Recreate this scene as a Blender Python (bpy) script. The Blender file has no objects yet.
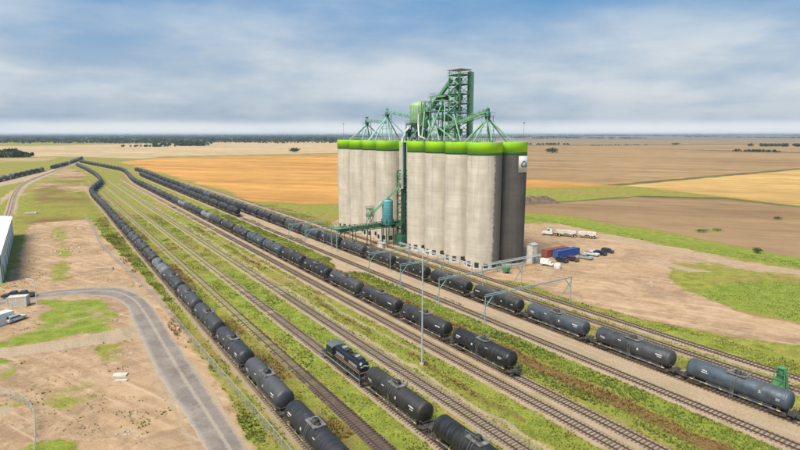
import bpy, math, random
import numpy as np
from mathutils import Vector, Matrix
random.seed(7); rng = np.random.default_rng(7)

# ------------------------------------------------------------------ camera, sky, sun, exposure
scene = bpy.context.scene
H = 45.0; F = 533.0; HORIZON = 134.0                      # camera height, focal length and horizon in photo pixels
PITCH = math.atan((225 - HORIZON) / F)
cam = bpy.data.cameras.new('camera'); cam_ob = bpy.data.objects.new('camera', cam)
scene.collection.objects.link(cam_ob); scene.camera = cam_ob
cam.sensor_width = 36; cam.lens = F / 800 * 36; cam.clip_start = 0.5; cam.clip_end = 90000
cam_ob.location = (0, 0, H); cam_ob.rotation_euler = (math.pi / 2 - PITCH, 0, 0)
scene.view_settings.view_transform = 'Standard'; scene.view_settings.look = 'None'
scene.view_settings.gamma = 1; scene.view_settings.use_curve_mapping = False
scene.view_settings.exposure = 1.25
HAZE = 5.5e-5                                                # density of the air, per metre
SUN_AZ, SUN_EL = math.radians(230), math.radians(54)
sd = Vector((math.cos(SUN_AZ) * math.cos(SUN_EL), math.sin(SUN_AZ) * math.cos(SUN_EL), math.sin(SUN_EL)))
sun = bpy.data.lights.new('sun', 'SUN'); sun.energy = 2.8; sun.angle = math.radians(34); sun.color = (1, .925, .81)
sun_ob = bpy.data.objects.new('sun', sun); scene.collection.objects.link(sun_ob)
sun_ob.rotation_euler = sd.to_track_quat('Z', 'Y').to_euler()
scene.cycles.volume_bounces = 0; scene.cycles.max_bounces = 6; scene.cycles.transparent_max_bounces = 12


def N(nt, typ, ins=None, **kw):
    n = nt.nodes.new(typ)
    for k, v in kw.items(): setattr(n, k, v)
    for k, v in (ins or {}).items():
        if isinstance(v, bpy.types.NodeSocket): nt.links.new(v, n.inputs[k])
        else: n.inputs[k].default_value = v
    return n


def mth(nt, op, a, b=0.0, c=None, clamp=False):
    n = nt.nodes.new('ShaderNodeMath'); n.operation = op; n.use_clamp = clamp
    for i, v in enumerate((a, b, c)):
        if v is None: continue
        if isinstance(v, bpy.types.NodeSocket): nt.links.new(v, n.inputs[i])
        else: n.inputs[i].default_value = v
    return n.outputs[0]


def mixc(nt, fac, a, b, blend='MIX'):
    n = nt.nodes.new('ShaderNodeMix'); n.data_type = 'RGBA'; n.blend_type = blend
    for i, v in ((0, fac), (6, a), (7, b)):
        if isinstance(v, bpy.types.NodeSocket): nt.links.new(v, n.inputs[i])
        else: n.inputs[i].default_value = v if i == 0 else (tuple(v) + (1,))[:4]
    return n.outputs[2]


def ramp(nt, fac, stops, interp='LINEAR'):
    n = nt.nodes.new('ShaderNodeValToRGB'); nt.links.new(fac, n.inputs[0]); cr = n.color_ramp; cr.interpolation = interp
    while len(cr.elements) < len(stops): cr.elements.new(0.5)
    for e, (p, c) in zip(cr.elements, stops):
        e.position = p; e.color = (c, c, c, 1) if isinstance(c, (int, float)) else tuple(c) + (1,)
    return n.outputs[0]


world = bpy.data.worlds.new('World'); scene.world = world; world.use_nodes = True
nt = world.node_tree; nt.nodes.clear()
sky = N(nt, 'ShaderNodeTexSky', sky_type='NISHITA', sun_disc=False, sun_elevation=SUN_EL,
        sun_rotation=math.atan2(sd.x, sd.y), air_density=1.0, dust_density=0.6, ozone_density=1.5)
gen = N(nt, 'ShaderNodeTexCoord').outputs['Generated']
sep = N(nt, 'ShaderNodeSeparateXYZ', {0: gen}); ex, ey, ez = sep.outputs
den = mth(nt, 'ADD', mth(nt, 'MAXIMUM', ez, 0.0), 0.07)
pl = N(nt, 'ShaderNodeCombineXYZ', {0: mth(nt, 'DIVIDE', ex, den), 1: mth(nt, 'DIVIDE', ey, den), 2: 0.0}).outputs[0]
n1 = N(nt, 'ShaderNodeTexNoise', {'Vector': pl, 'Scale': 0.26, 'Detail': 8.0, 'Roughness': 0.52, 'Distortion': 0.3}).outputs[0]
pl2 = N(nt, 'ShaderNodeVectorMath', {0: pl, 1: (3.7, 9.1, 2.0)}, operation='ADD').outputs[0]
n2 = N(nt, 'ShaderNodeTexNoise', {'Vector': pl2, 'Scale': 0.42, 'Detail': 8.0, 'Roughness': 0.5, 'Distortion': 0.5}).outputs[0]
bil = N(nt, 'ShaderNodeTexNoise', {'Vector': N(nt, 'ShaderNodeVectorMath', {0: gen, 1: (3.6, 3.6, 12.0)}, operation='MULTIPLY').outputs[0], 'Scale': 1.0, 'Detail': 7.0, 'Roughness': 0.54}).outputs[0]
# broken stratus: a closed deck near the horizon that opens into blue higher up
deck = ramp(nt, ez, [(0.0, 1.0), (0.08, 0.97), (0.12, 0.85), (0.165, 0.58), (0.21, 0.3), (0.26, 0.22), (1.0, 0.22)])
puff = mth(nt, 'ADD', mth(nt, 'MULTIPLY', n1, .3), mth(nt, 'MULTIPLY', bil, .7))
cover = mth(nt, 'ADD', deck, mth(nt, 'MULTIPLY', mth(nt, 'SUBTRACT', puff, .5), 1.5), None, True)
tone = mth(nt, 'ADD', mth(nt, 'MULTIPLY', n2, .22), mth(nt, 'MULTIPLY', bil, .78))
cloudc = ramp(nt, tone, [(0.36, (3.55, 4.4, 5.35)), (0.47, (4.45, 5.1, 5.75)), (0.6, (5.6, 6.05, 6.4))])
band = ramp(nt, ez, [(0.0, 0.0), (0.012, 0.0), (0.022, 0.8), (0.042, 0.6), (0.075, 0.0)], 'EASE')
cloudc = mixc(nt, mth(nt, 'MULTIPLY', band, ramp(nt, tone, [(0.42, 1.0), (0.6, 0.45)])), cloudc, (2.5, 3.4, 4.4))
low = ramp(nt, ez, [(0.0, 0.9), (0.008, 0.75), (0.03, 0.0)], 'EASE')
cloudc = mixc(nt, low, cloudc, (7.2, 7.5, 7.6))
blue = mixc(nt, 0.85, sky.outputs[0], (0.8, 2.65, 5.2))
skyc = mixc(nt, cover, blue, cloudc)
bg = N(nt, 'ShaderNodeBackground', {'Color': skyc, 'Strength': 0.05})
N(nt, 'ShaderNodeOutputWorld', {'Surface': bg.outputs[0]})

# ------------------------------------------------------------------ photo pixel -> ground, and the frame of the railway
CP, SP = math.cos(PITCH), math.sin(PITCH)
TH = math.radians(33.8); DX, DY = -math.sin(TH), math.cos(TH); NX, NY = math.cos(TH), math.sin(TH)
RZ = math.atan2(-DY, -DX)                                   # local x runs along the tracks towards the camera, local y away from it


def G(x, y, z=0.0):
    u, v = x - 400, y - 225
    t = (H - z) / (v * CP + F * SP)
    return Vector((u * t, (F * CP - v * SP) * t, z))


def P(s, w, z=0.0): return Vector((w * NX + s * DX, w * NY + s * DY, z))
def SW(p): return p[0] * DX + p[1] * DY, p[0] * NX + p[1] * NY


col = scene.collection


# ------------------------------------------------------------------ mesh helpers
class MB:
    def __init__(s): s.v = []; s.f = []; s.sm = []

    def add(s, vs, fs, smooth=False):
        b = len(s.v); s.v += [tuple(v) for v in vs]; s.f += [tuple(b + i for i in f) for f in fs]; s.sm += [smooth] * len(fs); return s

    def box(s, c, d, rz=0, top=1.0, topx=None):
        cx, cy, cz = c; dx, dy, dz = d[0] / 2, d[1] / 2, d[2] / 2; tx = top if topx is None else topx
        vs = []
        for z, kx, ky in ((-dz, 1, 1), (dz, tx, top)):
            for x, y in ((-dx, -dy), (dx, -dy), (dx, dy), (-dx, dy)):
                X, Y = x * kx, y * ky
                vs.append((cx + X * math.cos(rz) - Y * math.sin(rz), cy + X * math.sin(rz) + Y * math.cos(rz), cz + z))
        return s.add(vs, [(3, 2, 1, 0), (4, 5, 6, 7), (0, 1, 5, 4), (1, 2, 6, 5), (2, 3, 7, 6), (3, 0, 4, 7)])

    def beam(s, p, q, w=.2, h=None):
        h = h or w; p = Vector(p); q = Vector(q); a = (q - p).normalized()
        r = a.cross(Vector((0, 0, 1)))
        r = r.normalized() if r.length > 1e-3 else Vector((1, 0, 0))
        u = r.cross(a)
        vs = [e + r * (w / 2 * i) + u * (h / 2 * j) for e in (p, q) for i, j in ((-1, -1), (1, -1), (1, 1), (-1, 1))]
        return s.add(vs, [(3, 2, 1, 0), (4, 5, 6, 7), (0, 1, 5, 4), (1, 2, 6, 5), (2, 3, 7, 6), (3, 0, 4, 7)])

    def tube(s, p, q, r, r2=None, n=10, caps=True):
        r2 = r if r2 is None else r2; p = Vector(p); q = Vector(q); a = (q - p).normalized()
        x = a.cross(Vector((0, 0, 1))); x = x.normalized() if x.length > 1e-3 else Vector((1, 0, 0)); y = a.cross(x)
        vs = []
        for e, rr in ((p, r), (q, r2)):
            vs += [e + (x * math.cos(2 * math.pi * i / n) + y * math.sin(2 * math.pi * i / n)) * rr for i in range(n)]
        s.add(vs, [(i, (i + 1) % n, n + (i + 1) % n, n + i) for i in range(n)], True)
        if caps: s.add(vs, [tuple(range(n))[::-1], tuple(range(n, 2 * n))])
        return s

    def pipe(s, pts, r, n=8):
        for a, b in zip(pts, pts[1:]): s.tube(a, b, r, n=n)
        return s

    def lathe(s, prof, c=(0, 0, 0), n=24, axis='z', smooth=True, a0=0, a1=2 * math.pi):
        full = abs(a1 - a0 - 2 * math.pi) < 1e-6; m = n if full else n + 1; vs = []
        for r, h in prof:
            for i in range(m):
                t = a0 + (a1 - a0) * i / n; a, b = r * math.cos(t), r * math.sin(t)
                p = (a, b, h) if axis == 'z' else (h, a, b) if axis == 'x' else (a, h, b)
                vs.append((c[0] + p[0], c[1] + p[1], c[2] + p[2]))
        fs = []
        for j in range(len(prof) - 1):
            for i in range(n):
                k = (i + 1) % m
                f = (j * m + i, j * m + k, (j + 1) * m + k, (j + 1) * m + i)
                fs.append(f if axis != 'y' else f[::-1])
        return s.add(vs, fs, smooth)

    def quad(s, *p): return s.add(p, [tuple(range(len(p)))])

    def prism(s, poly, y0, y1):
        """polygon in x,z pushed along y"""
        n = len(poly); vs = [(x, y0, z) for x, z in poly] + [(x, y1, z) for x, z in poly]
        return s.add(vs, [tuple(range(n)), tuple(range(n, 2 * n))[::-1]] + [(i, n + i, n + (i + 1) % n, (i + 1) % n) for i in range(n)])

    def mesh(s, name, m):
        me = bpy.data.meshes.new(name); me.from_pydata(s.v, [], s.f); me.polygons.foreach_set('use_smooth', s.sm)
        if m: me.materials.append(m)
        return me

    def build(s, name, m=None, parent=None): return link(name, s.mesh(name, m), parent)


def link(name, data, parent=None, loc=None, rz=None):
    o = bpy.data.objects.new(name, data); col.objects.link(o)
    if parent: o.parent = parent
    if loc is not None: o.location = loc
    if rz is not None: o.rotation_euler = (0, 0, rz)
    return o


def tag(o, label=None, cat=None, group=None, kind=None):
    for k, v in (('label', label), ('category', cat), ('group', group), ('kind', kind)):
        if v: o[k] = v
    return o


def thing(name, label, cat, loc=(0, 0, 0), rz=0, group=None):
    return tag(link(name, None, None, loc, rz), label, cat, group)


def kids(o): return KIDS.get(o.name, [])


KIDS = {}


def note(o):
    """remember the tree below a prototype (children lists are slow to query)"""
    for c in bpy.data.objects:
        if c.parent: KIDS.setdefault(c.parent.name, [])
    KIDS.clear()
    for c in bpy.data.objects:
        if c.parent: KIDS.setdefault(c.parent.name, []).append(c)


def copy_tree(o, parent=None):
    c = o.copy(); col.objects.link(c)
    if parent: c.parent = parent
    for k in kids(o): copy_tree(k, c)
    return c


# ------------------------------------------------------------------ materials
def pmat(name, c, rough=.7, metal=0.0, var=.15, scale=1.0, c2=None, bump=0.0, bscale=None, coords='Object', stretch=(1, 1, 1), objcol=False, spec=.5):
    m = bpy.data.materials.new(name); m.use_nodes = True; nt = m.node_tree
    b = nt.nodes['Principled BSDF']; tc = N(nt, 'ShaderNodeTexCoord'); info = N(nt, 'ShaderNodeObjectInfo')
    if coords == 'World': vec = N(nt, 'ShaderNodeNewGeometry').outputs['Position']
    else:
        off = N(nt, 'ShaderNodeVectorMath', {0: (37.0, 91.0, 53.0), 'Scale': info.outputs['Random']}, operation='SCALE').outputs[0]
        vec = N(nt, 'ShaderNodeVectorMath', {0: tc.outputs['Object'], 1: off}, operation='ADD').outputs[0]
    vec = N(nt, 'ShaderNodeVectorMath', {0: vec, 1: stretch}, operation='MULTIPLY').outputs[0]
    n = N(nt, 'ShaderNodeTexNoise', {'Vector': vec, 'Scale': scale, 'Detail': 6.0, 'Roughness': .6}).outputs[0]
    base = info.outputs['Color'] if objcol else tuple(c) + (1,)
    if c2 is not None:
        rgb = mixc(nt, ramp(nt, n, [(.42, 0.0), (.66, 1.0)]), c if not objcol else base, c2)
    else:
        v = ramp(nt, n, [(.25, 1 - var), (.75, 1 + var)])
        rgb = mixc(nt, 1.0, base if objcol else c, v, 'MULTIPLY')
    nt.links.new(rgb, b.inputs['Base Color']); b.inputs['Metallic'].default_value = metal
    nt.links.new(mth(nt, 'ADD', mth(nt, 'MULTIPLY', n, .25), rough - .12), b.inputs['Roughness'])
    b.inputs['Specular IOR Level'].default_value = spec
    if bump:
        nb = N(nt, 'ShaderNodeTexNoise', {'Vector': vec, 'Scale': bscale or scale * 4, 'Detail': 4.0}).outputs[0]
        bn = N(nt, 'ShaderNodeBump', {'Strength': bump, 'Distance': .05, 'Height': nb}); nt.links.new(bn.outputs[0], b.inputs['Normal'])
    return m


def concrete(name, base, stain, joint, halfdark=False):
    m = bpy.data.materials.new(name); m.use_nodes = True; nt = m.node_tree; b = nt.nodes['Principled BSDF']
    pos = N(nt, 'ShaderNodeNewGeometry').outputs['Position']
    z = N(nt, 'ShaderNodeSeparateXYZ', {0: pos}).outputs[2]
    st = N(nt, 'ShaderNodeVectorMath', {0: pos, 1: (.8, .8, .045)}, operation='MULTIPLY').outputs[0]
    n = N(nt, 'ShaderNodeTexNoise', {'Vector': st, 'Scale': 1.0, 'Detail': 7.0, 'Roughness': .65}).outputs[0]
    ln = N(nt, 'ShaderNodeVectorMath', {0: pos, 1: (.035, .035, 1.1)}, operation='MULTIPLY').outputs[0]
    n2 = N(nt, 'ShaderNodeTexNoise', {'Vector': ln, 'Scale': 1.0, 'Detail': 4.0, 'Roughness': .7}).outputs[0]
    blot = N(nt, 'ShaderNodeTexNoise', {'Vector': pos, 'Scale': .22, 'Detail': 5.0}).outputs[0]
    c = mixc(nt, ramp(nt, n, [(.40, 0.0), (.72, .75)]), base, stain)
    c = mixc(nt, ramp(nt, n2, [(.46, 0.0), (.64, .42)]), c, joint)
    c = mixc(nt, 1.0, c, ramp(nt, blot, [(.3, .84), (.7, 1.12)]), 'MULTIPLY')
    ring = mth(nt, 'FRACT', mth(nt, 'ADD', mth(nt, 'DIVIDE', z, 2.44), mth(nt, 'MULTIPLY', n2, .06)))      # slip-form lifts
    c = mixc(nt, mth(nt, 'MULTIPLY', ramp(nt, ring, [(0.0, 1.0), (.10, 0.0), (.93, 0.0), (1.0, 1.0)]), ramp(nt, blot, [(.35, .1), (.65, .42)])), c, stain)
    drip = N(nt, 'ShaderNodeTexNoise', {'Vector': N(nt, 'ShaderNodeVectorMath', {0: pos, 1: (2.2, 2.2, .05)}, operation='MULTIPLY').outputs[0], 'Scale': 1.0, 'Detail': 5.0}).outputs[0]
    c = mixc(nt, mth(nt, 'MULTIPLY', ramp(nt, drip, [(.54, 0.0), (.68, .55)]), ramp(nt, mth(nt, 'DIVIDE', z, 42.0), [(.25, .15), (.95, 1.0)])), c, [v * .72 for v in stain])
    if halfdark:                                            # one flank mixed to a dark brown tone, its edge broken by noise
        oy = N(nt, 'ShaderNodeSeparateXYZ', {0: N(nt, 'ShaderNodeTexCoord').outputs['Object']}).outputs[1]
        edge_noise = N(nt, 'ShaderNodeTexNoise', {'Vector': pos, 'Scale': .9, 'Detail': 5.0, 'Roughness': .7}).outputs[0]
        k = mth(nt, 'ADD', mth(nt, 'MULTIPLY', oy, .5), mth(nt, 'MULTIPLY', edge_noise, 1.6))
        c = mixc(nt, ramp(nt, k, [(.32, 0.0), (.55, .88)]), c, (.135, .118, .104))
    nt.links.new(c, b.inputs['Base Color']); b.inputs['Roughness'].default_value = .9
    b.inputs['Specular IOR Level'].default_value = .25
    bn = N(nt, 'ShaderNodeBump', {'Strength': .5, 'Distance': .06, 'Height': n2}); nt.links.new(bn.outputs[0], b.inputs['Normal'])
    return m


def tank_paint():
    m = bpy.data.materials.new('tank_paint'); m.use_nodes = True; nt = m.node_tree; b = nt.nodes['Principled BSDF']
    tc = N(nt, 'ShaderNodeTexCoord').outputs['Object']; info = N(nt, 'ShaderNodeObjectInfo')
    off = N(nt, 'ShaderNodeVectorMath', {0: (37.0, 91.0, 53.0), 'Scale': info.outputs['Random']}, operation='SCALE').outputs[0]
    vec = N(nt, 'ShaderNodeVectorMath', {0: tc, 1: off}, operation='ADD').outputs[0]
    sv = N(nt, 'ShaderNodeVectorMath', {0: vec, 1: (2.4, .16, .16)}, operation='MULTIPLY').outputs[0]
    n = N(nt, 'ShaderNodeTexNoise', {'Vector': sv, 'Scale': 1.4, 'Detail': 7.0, 'Roughness': .65}).outputs[0]
    n2 = N(nt, 'ShaderNodeTexNoise', {'Vector': vec, 'Scale': .7, 'Detail': 5.0, 'Roughness': .6}).outputs[0]
    x = N(nt, 'ShaderNodeSeparateXYZ', {0: tc}).outputs[0]
    c = mixc(nt, ramp(nt, n, [(.46, 0.0), (.7, .62)]), info.outputs['Color'], (.062, .055, .05))
    c = mixc(nt, ramp(nt, n2, [(.38, .0), (.68, .65)]), c, (.008, .008, .009))
    spill = mth(nt, 'LESS_THAN', mth(nt, 'ABSOLUTE', x), .75)      # product spilled down the sides under the manway
    c = mixc(nt, mth(nt, 'MULTIPLY', spill, mth(nt, 'MULTIPLY', ramp(nt, n, [(.38, 0.0), (.6, .9)]), info.outputs['Random'])), c, (.014, .013, .012))
    lt_ = N(nt, 'ShaderNodeSeparateXYZ', {0: N(nt, 'ShaderNodeNewGeometry').outputs['Normal']}).outputs[2]
    dustf = mth(nt, 'MULTIPLY', mth(nt, 'MULTIPLY', ramp(nt, lt_, [(.55, 0.0), (1.0, 1.0)]), ramp(nt, n2, [(.3, .15), (.7, .8)])), mth(nt, 'FRACT', mth(nt, 'MULTIPLY', info.outputs['Random'], 7.3)))
    c = mixc(nt, dustf, c, (.13, .125, .12))
    nt.links.new(c, b.inputs['Base Color'])
    nt.links.new(ramp(nt, n, [(.3, .36), (.7, .72)]), b.inputs['Roughness'])
    return m


M = {}
M['concrete'] = concrete('silo_concrete', (.51, .455, .37), (.39, .345, .28), (.385, .34, .28))
M['concrete_flank'] = concrete('silo_concrete_dark_flank', (.51, .455, .37), (.39, .345, .28), (.385, .34, .28), True)
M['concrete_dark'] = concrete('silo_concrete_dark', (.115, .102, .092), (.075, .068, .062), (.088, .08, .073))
M['lime'] = pmat('lime_band', (.36, .70, .016), .7, var=.1, scale=.25, c2=(.30, .60, .04), coords='World', stretch=(1, 1, .25), spec=.15)
M['bandgreen'] = pmat('green_band', (.045, .17, .035), .6, var=.15, scale=.3, coords='World')
M['roofc'] = pmat('roof_concrete', (.33, .32, .3), .9, var=.2, scale=.4, coords='World')
M['green'] = pmat('green_steel', (.06, .185, .095), .5, var=.25, scale=.6, c2=(.115, .25, .14), coords='World')
M['dgreen'] = pmat('dark_green_steel', (.028, .10, .06), .5, var=.3, scale=.6, coords='World')
M['lgreen'] = pmat('pale_green_steel', (.155, .31, .175), .5, var=.2, scale=.5, coords='World')
M['vessel'] = pmat('vessel_green', (.29, .40, .18), .5, var=.2, scale=.5, c2=(.17, .31, .17), coords='World')
M['teal'] = pmat('teal_steel', (.22, .37, .33), .5, var=.2, scale=.6, coords='World')
M['tealbin'] = pmat('teal_bin_paint', (.10, .30, .34), .45, var=.15, scale=.6, coords='World')
M['galv'] = pmat('galvanised_steel', (.48, .52, .52), .42, .4, var=.15, scale=1.0)
M['white'] = pmat('white_paint', (.68, .68, .65), .5, var=.12, scale=1.0, c2=(.56, .53, .48))
M['offwhite'] = pmat('dusty_white_paint', (.55, .52, .46), .7, var=.2, scale=.8, c2=(.42, .37, .30))
M['black'] = pmat('black_steel', (.018, .018, .02), .5, var=.3, scale=2.0, c2=(.055, .045, .038))
M['under'] = pmat('grimy_underframe', (.03, .027, .025), .75, var=.3, scale=2.0, c2=(.085, .062, .045))
M['sill'] = pmat('dusty_sill', (.10, .10, .10), .65, var=.3, scale=1.5, c2=(.24, .22, .19))
M['rail'] = pmat('rail_steel', (.10, .065, .05), .45, .5, var=.3, scale=.7, coords='World')
M['tie'] = pmat('weathered_tie', (.105, .073, .057), .9, var=.4, scale=1.5, coords='World')
M['tie_pale'] = pmat('grey_weathered_tie', (.17, .13, .105), .9, var=.35, scale=1.5, coords='World')
M['tank'] = tank_paint()
M['glass'] = pmat('dark_glass', (.015, .02, .025), .12, var=.1)
M['rubber'] = pmat('tyre_rubber', (.02, .02, .02), .85, var=.2)
M['car'] = pmat('vehicle_paint', (.5, .5, .5), .3, var=.05, objcol=True)
M['blue'] = pmat('blue_container_paint', (.02, .075, .27), .5, var=.2, scale=.8)
M['red'] = pmat('rust_red_container_paint', (.28, .075, .045), .65, var=.25, scale=.8)
M['hood'] = pmat('locomotive_black', (.016, .018, .024), .32, var=.3, scale=1.2)
M['orange'] = pmat('orange_stripe', (.42, .22, .12), .5, var=.15, scale=2.0)
M['grey'] = pmat('grey_paint', (.22, .23, .25), .45, var=.2, scale=1.5)
M['cabroof'] = pmat('cab_roof_grey', (.10, .105, .115), .5, var=.25, scale=1.5)
M['yellow'] = pmat('yellow_marking', (.65, .52, .12), .5, var=.1)
M['mark'] = pmat('white_marking', (.62, .62, .58), .6, var=.2, scale=3.0)
M['siding'] = pmat('white_siding', (.66, .71, .72), .45, var=.08, scale=.3)
M['roofwhite'] = pmat('white_metal_roof', (.74, .75, .74), .5, var=.06, scale=.2)
M['rubble'] = pmat('pale_rubble', (.40, .34, .27), .95, var=.3, scale=1.5, c2=(.30, .22, .15))
M['earthpile'] = pmat('dark_earth', (.10, .065, .05), .95, var=.4, scale=.3, c2=(.17, .12, .08), bump=.8, coords='World')
M['lamp'] = pmat('lamp_housing', (.5, .52, .55), .4, var=.1)
M['stack_green'] = pmat('stack_green', (.045, .17, .075), .6, var=.4, scale=1.2, c2=(.12, .27, .10))


def leafmat(name, c1, c2, trans=.25):
    m = bpy.data.materials.new(name); m.use_nodes = True; nt = m.node_tree; b = nt.nodes['Principled BSDF']
    pos = N(nt, 'ShaderNodeNewGeometry').outputs['Position']
    n = N(nt, 'ShaderNodeTexNoise', {'Vector': pos, 'Scale': .35, 'Detail': 4.0, 'Roughness': .7}).outputs[0]
    n2 = N(nt, 'ShaderNodeTexWhiteNoise', {'Vector': N(nt, 'ShaderNodeVectorMath', {0: pos, 1: (2.5, 2.5, 2.5)}, operation='SNAP').outputs[0]}).outputs[0]
    f = mth(nt, 'ADD', mth(nt, 'MULTIPLY', ramp(nt, n, [(.35, 0.0), (.65, 1.0)]), .7), mth(nt, 'MULTIPLY', n2, .3))
    nt.links.new(mixc(nt, f, c1, c2), b.inputs['Base Color']); b.inputs['Roughness'].default_value = .8
    b.inputs['Specular IOR Level'].default_value = .2
    return m


M['grassleaf'] = leafmat('grass_blades', (.12, .145, .022), (.26, .25, .055))
M['weedleaf'] = leafmat('green_weeds', (.07, .105, .018), (.16, .18, .034))
M['dryleaf'] = leafmat('dry_weeds', (.16, .085, .025), (.27, .19, .07))
M['treeleaf'] = leafmat('tree_leaves', (.022, .045, .015), (.06, .085, .025))
M['farleaf'] = leafmat('far_wood_leaves', (.02, .038, .022), (.045, .06, .03))
M['bark'] = pmat('bark', (.06, .045, .035), .9, var=.3)

# ------------------------------------------------------------------ the ground: one sheet to the horizon
# railway layout, distance w of each track from the camera's foot across the tracks, in metres
W10, W9, W8, W7, W6, W5, W1, W2, W3, W4 = 28.8, 37.4, 45.0, 53.6, 65.5, 69.9, 87.2, 95.2, 107.6, 113.0


def pix(*pts): return np.array([tuple(G(x, y))[:2] for x, y in pts])


def sdist(poly, X, Y):
    """signed distance to a polygon, positive inside"""
    best = np.full(X.shape, 1e12); inside = np.zeros(X.shape, bool)
    n = len(poly)
    for i in range(n):
        ax, ay = poly[i]; bx, by = poly[(i + 1) % n]
        ex, ey = bx - ax, by - ay; L = ex * ex + ey * ey + 1e-9
        t = np.clip(((X - ax) * ex + (Y - ay) * ey) / L, 0, 1)
        best = np.minimum(best, (X - ax - t * ex) ** 2 + (Y - ay - t * ey) ** 2)
        cond = (ay > Y) != (by > Y)
        with np.errstate(divide='ignore', invalid='ignore'):
            inside ^= cond & (X < (bx - ax) * (Y - ay) / (by - ay + 1e-12) + ax)
    return np.where(inside, 1, -1) * np.sqrt(best)


def vnoise(X, Y, sc, seed=0):
    """smooth value noise 0..1"""
    x, y = X / sc, Y / sc; xi, yi = np.floor(x).astype(np.int64), np.floor(y).astype(np.int64); fx, fy = x - xi, y - yi
    fx = fx * fx * (3 - 2 * fx); fy = fy * fy * (3 - 2 * fy)

    def h(a, b):
        k = (a * 374761393 + b * 668265263 + seed * 974711) & 0x7fffffff
        k = ((k ^ (k >> 13)) * 1274126177) & 0x7fffffff
        return ((k ^ (k >> 16)) & 0xffff) / 65535.0
    return (h(xi, yi) * (1 - fx) + h(xi + 1, yi) * fx) * (1 - fy) + (h(xi, yi + 1) * (1 - fx) + h(xi + 1, yi + 1) * fx) * fy


FIELDS = [  # outline in the photo, colour of the ground cover, feather in metres
    (pix((-900, 141.5), (345, 140.5), (345, 135.2), (-900, 135.2)), (.10, .12, .065), 60),
    (pix((345, 140.5), (345, 134.8), (1800, 134.8), (1800, 138)), (.19, .165, .11), 100),
    (pix((345, 145), (345, 140.3), (1800, 137.5), (1800, 142), (560, 144.5)), (.25, .18, .115), 30),
    (pix((-900, 152), (20, 146), (120, 144), (345, 140.5), (505, 141), (505, 153), (340, 154.5), (150, 159), (60, 156.5), (-900, 168)), (.45, .33, .185), 12),
    (pix((-900, 166), (-100, 160), (60, 157), (50, 161), (0, 162.5), (-300, 172)), (.36, .27, .125), 8),
    (pix((116, 161.5), (160, 157.5), (340, 153.5), (700, 150), (700, 186), (530, 188), (340, 203.5), (300, 204.5), (262, 203), (244, 200), (210, 187), (160, 173)), (.47, .245, .07), 9),
    (pix((527, 144.5), (800, 142.5), (1800, 140), (1800, 157), (800, 168.5), (610, 184), (527, 179), (480, 170), (480, 146)), (.305, .198, .098), 14),
    (pix((614, 184.5), (800, 168.8), (1800, 160), (1800, 300), (800, 206.5), (735, 198), (655, 189)), (.49, .31, .11), 6),
    (pix((500, 206), (560, 202), (640, 196.5), (725, 198.5), (800, 207), (1800, 300), (1800, 420), (800, 258), (740, 247), (640, 228), (560, 215), (500, 211)), (.275, .178, .095), 7),
    (pix((600, 185.2), (800, 168.2), (1800, 158), (1800, 160.5), (800, 169.6), (620, 185.8)), (.12, .105, .05), 4),
    (pix((500, 205.2), (560, 201.2), (640, 195.8), (725, 197.6), (800, 206), (1800, 298), (1800, 304), (800, 208), (725, 199.4), (640, 197.2), (560, 203), (500, 207)), (.13, .12, .04), 4),
    (pix((345, 146.2), (527, 145.2), (800, 143.2), (1800, 141), (1800, 142), (800, 144), (527, 146)), (.14, .12, .06), 10),
    (pix((640, 148.5), (735, 150.6), (800, 151.8), (1400, 158), (1400, 160), (800, 153.2), (735, 151.8)), (.15, .12, .06), 8),
    (pix((116, 161), (160, 156.8), (345, 152.8), (345, 153.8), (160, 158), (122, 162)), (.22, .21, .08), 8),
]
GRASS = (.155, .15, .034)
# masks: outline, feather, strength
DIRT = [
    (pix((330, 222), (345, 219), (560, 224), (640, 240.5), (740, 260), (800, 269.5), (1200, 330), (1200, 360), (800, 277.5), (735, 270), (672, 262), (668, 278), (690, 291), (735, 311), (800, 325), (1000, 365), (1000, 400), (800, 346), (720, 335), (640, 318), (578, 303), (530, 285), (470, 275), (400, 253), (350, 243)), 2.5, 1.0),
    (pix((28, 224), (92, 219), (104, 238), (150, 283), (186, 335), (215, 380), (262, 452), (262, 520), (-200, 520), (-300, 345), (-60, 300), (0, 286), (18, 262), (24, 240)), 2.5, 1.0),
    (pix((20, 196), (40, 178), (66, 168), (84, 172), (92, 190), (78, 192), (52, 186)), 22, .85),
    (pix((345, 254), (385, 265), (378, 274), (335, 272), (330, 262)), 1.2, 1.0),
    (pix((640, 176), (640, 176.1), (641, 176)), 1, 0.0),
]
LUSH = [
    (pix((690, 293), (722, 284), (760, 279.5), (800, 282), (1100, 320), (1100, 390), (800, 322), (740, 309)), 5, 1.0),
    (pix((500, 212.5), (580, 220.5), (660, 234.5), (760, 251.5), (800, 257.5), (1000, 290), (1000, 300), (800, 268), (740, 259), (640, 239.5), (560, 224), (500, 217)), 2, .95),
    (pix((40, 301), (100, 299), (117, 315), (110, 329), (67, 337), (-5, 349), (-5, 343), (34, 330), (46, 318)), 1.6, 1.0),
    (pix((-5, 361), (12, 360), (20, 370), (8, 380), (-5, 382)), 1.5, .9),
    (pix((88, 215), (104, 224), (150, 268), (172, 300), (160, 302), (112, 250)), 3, .9),
    (pix((300, 206), (340, 204), (340, 219), (318, 217)), 6, .35),
    (pix((530, 189), (600, 185.5), (700, 195), (640, 195.5), (560, 201)), 6, .2),
    (pix((20, 446), (60, 440), (82, 452), (20, 470)), 2, .7),
    (pix((692, 232), (722, 228), (722, 233), (700, 233.5)), 2, .8),
    (pix((668, 262), (735, 270), (800, 277.5), (820, 285), (722, 284), (690, 291)), 3, .2),
]
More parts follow.
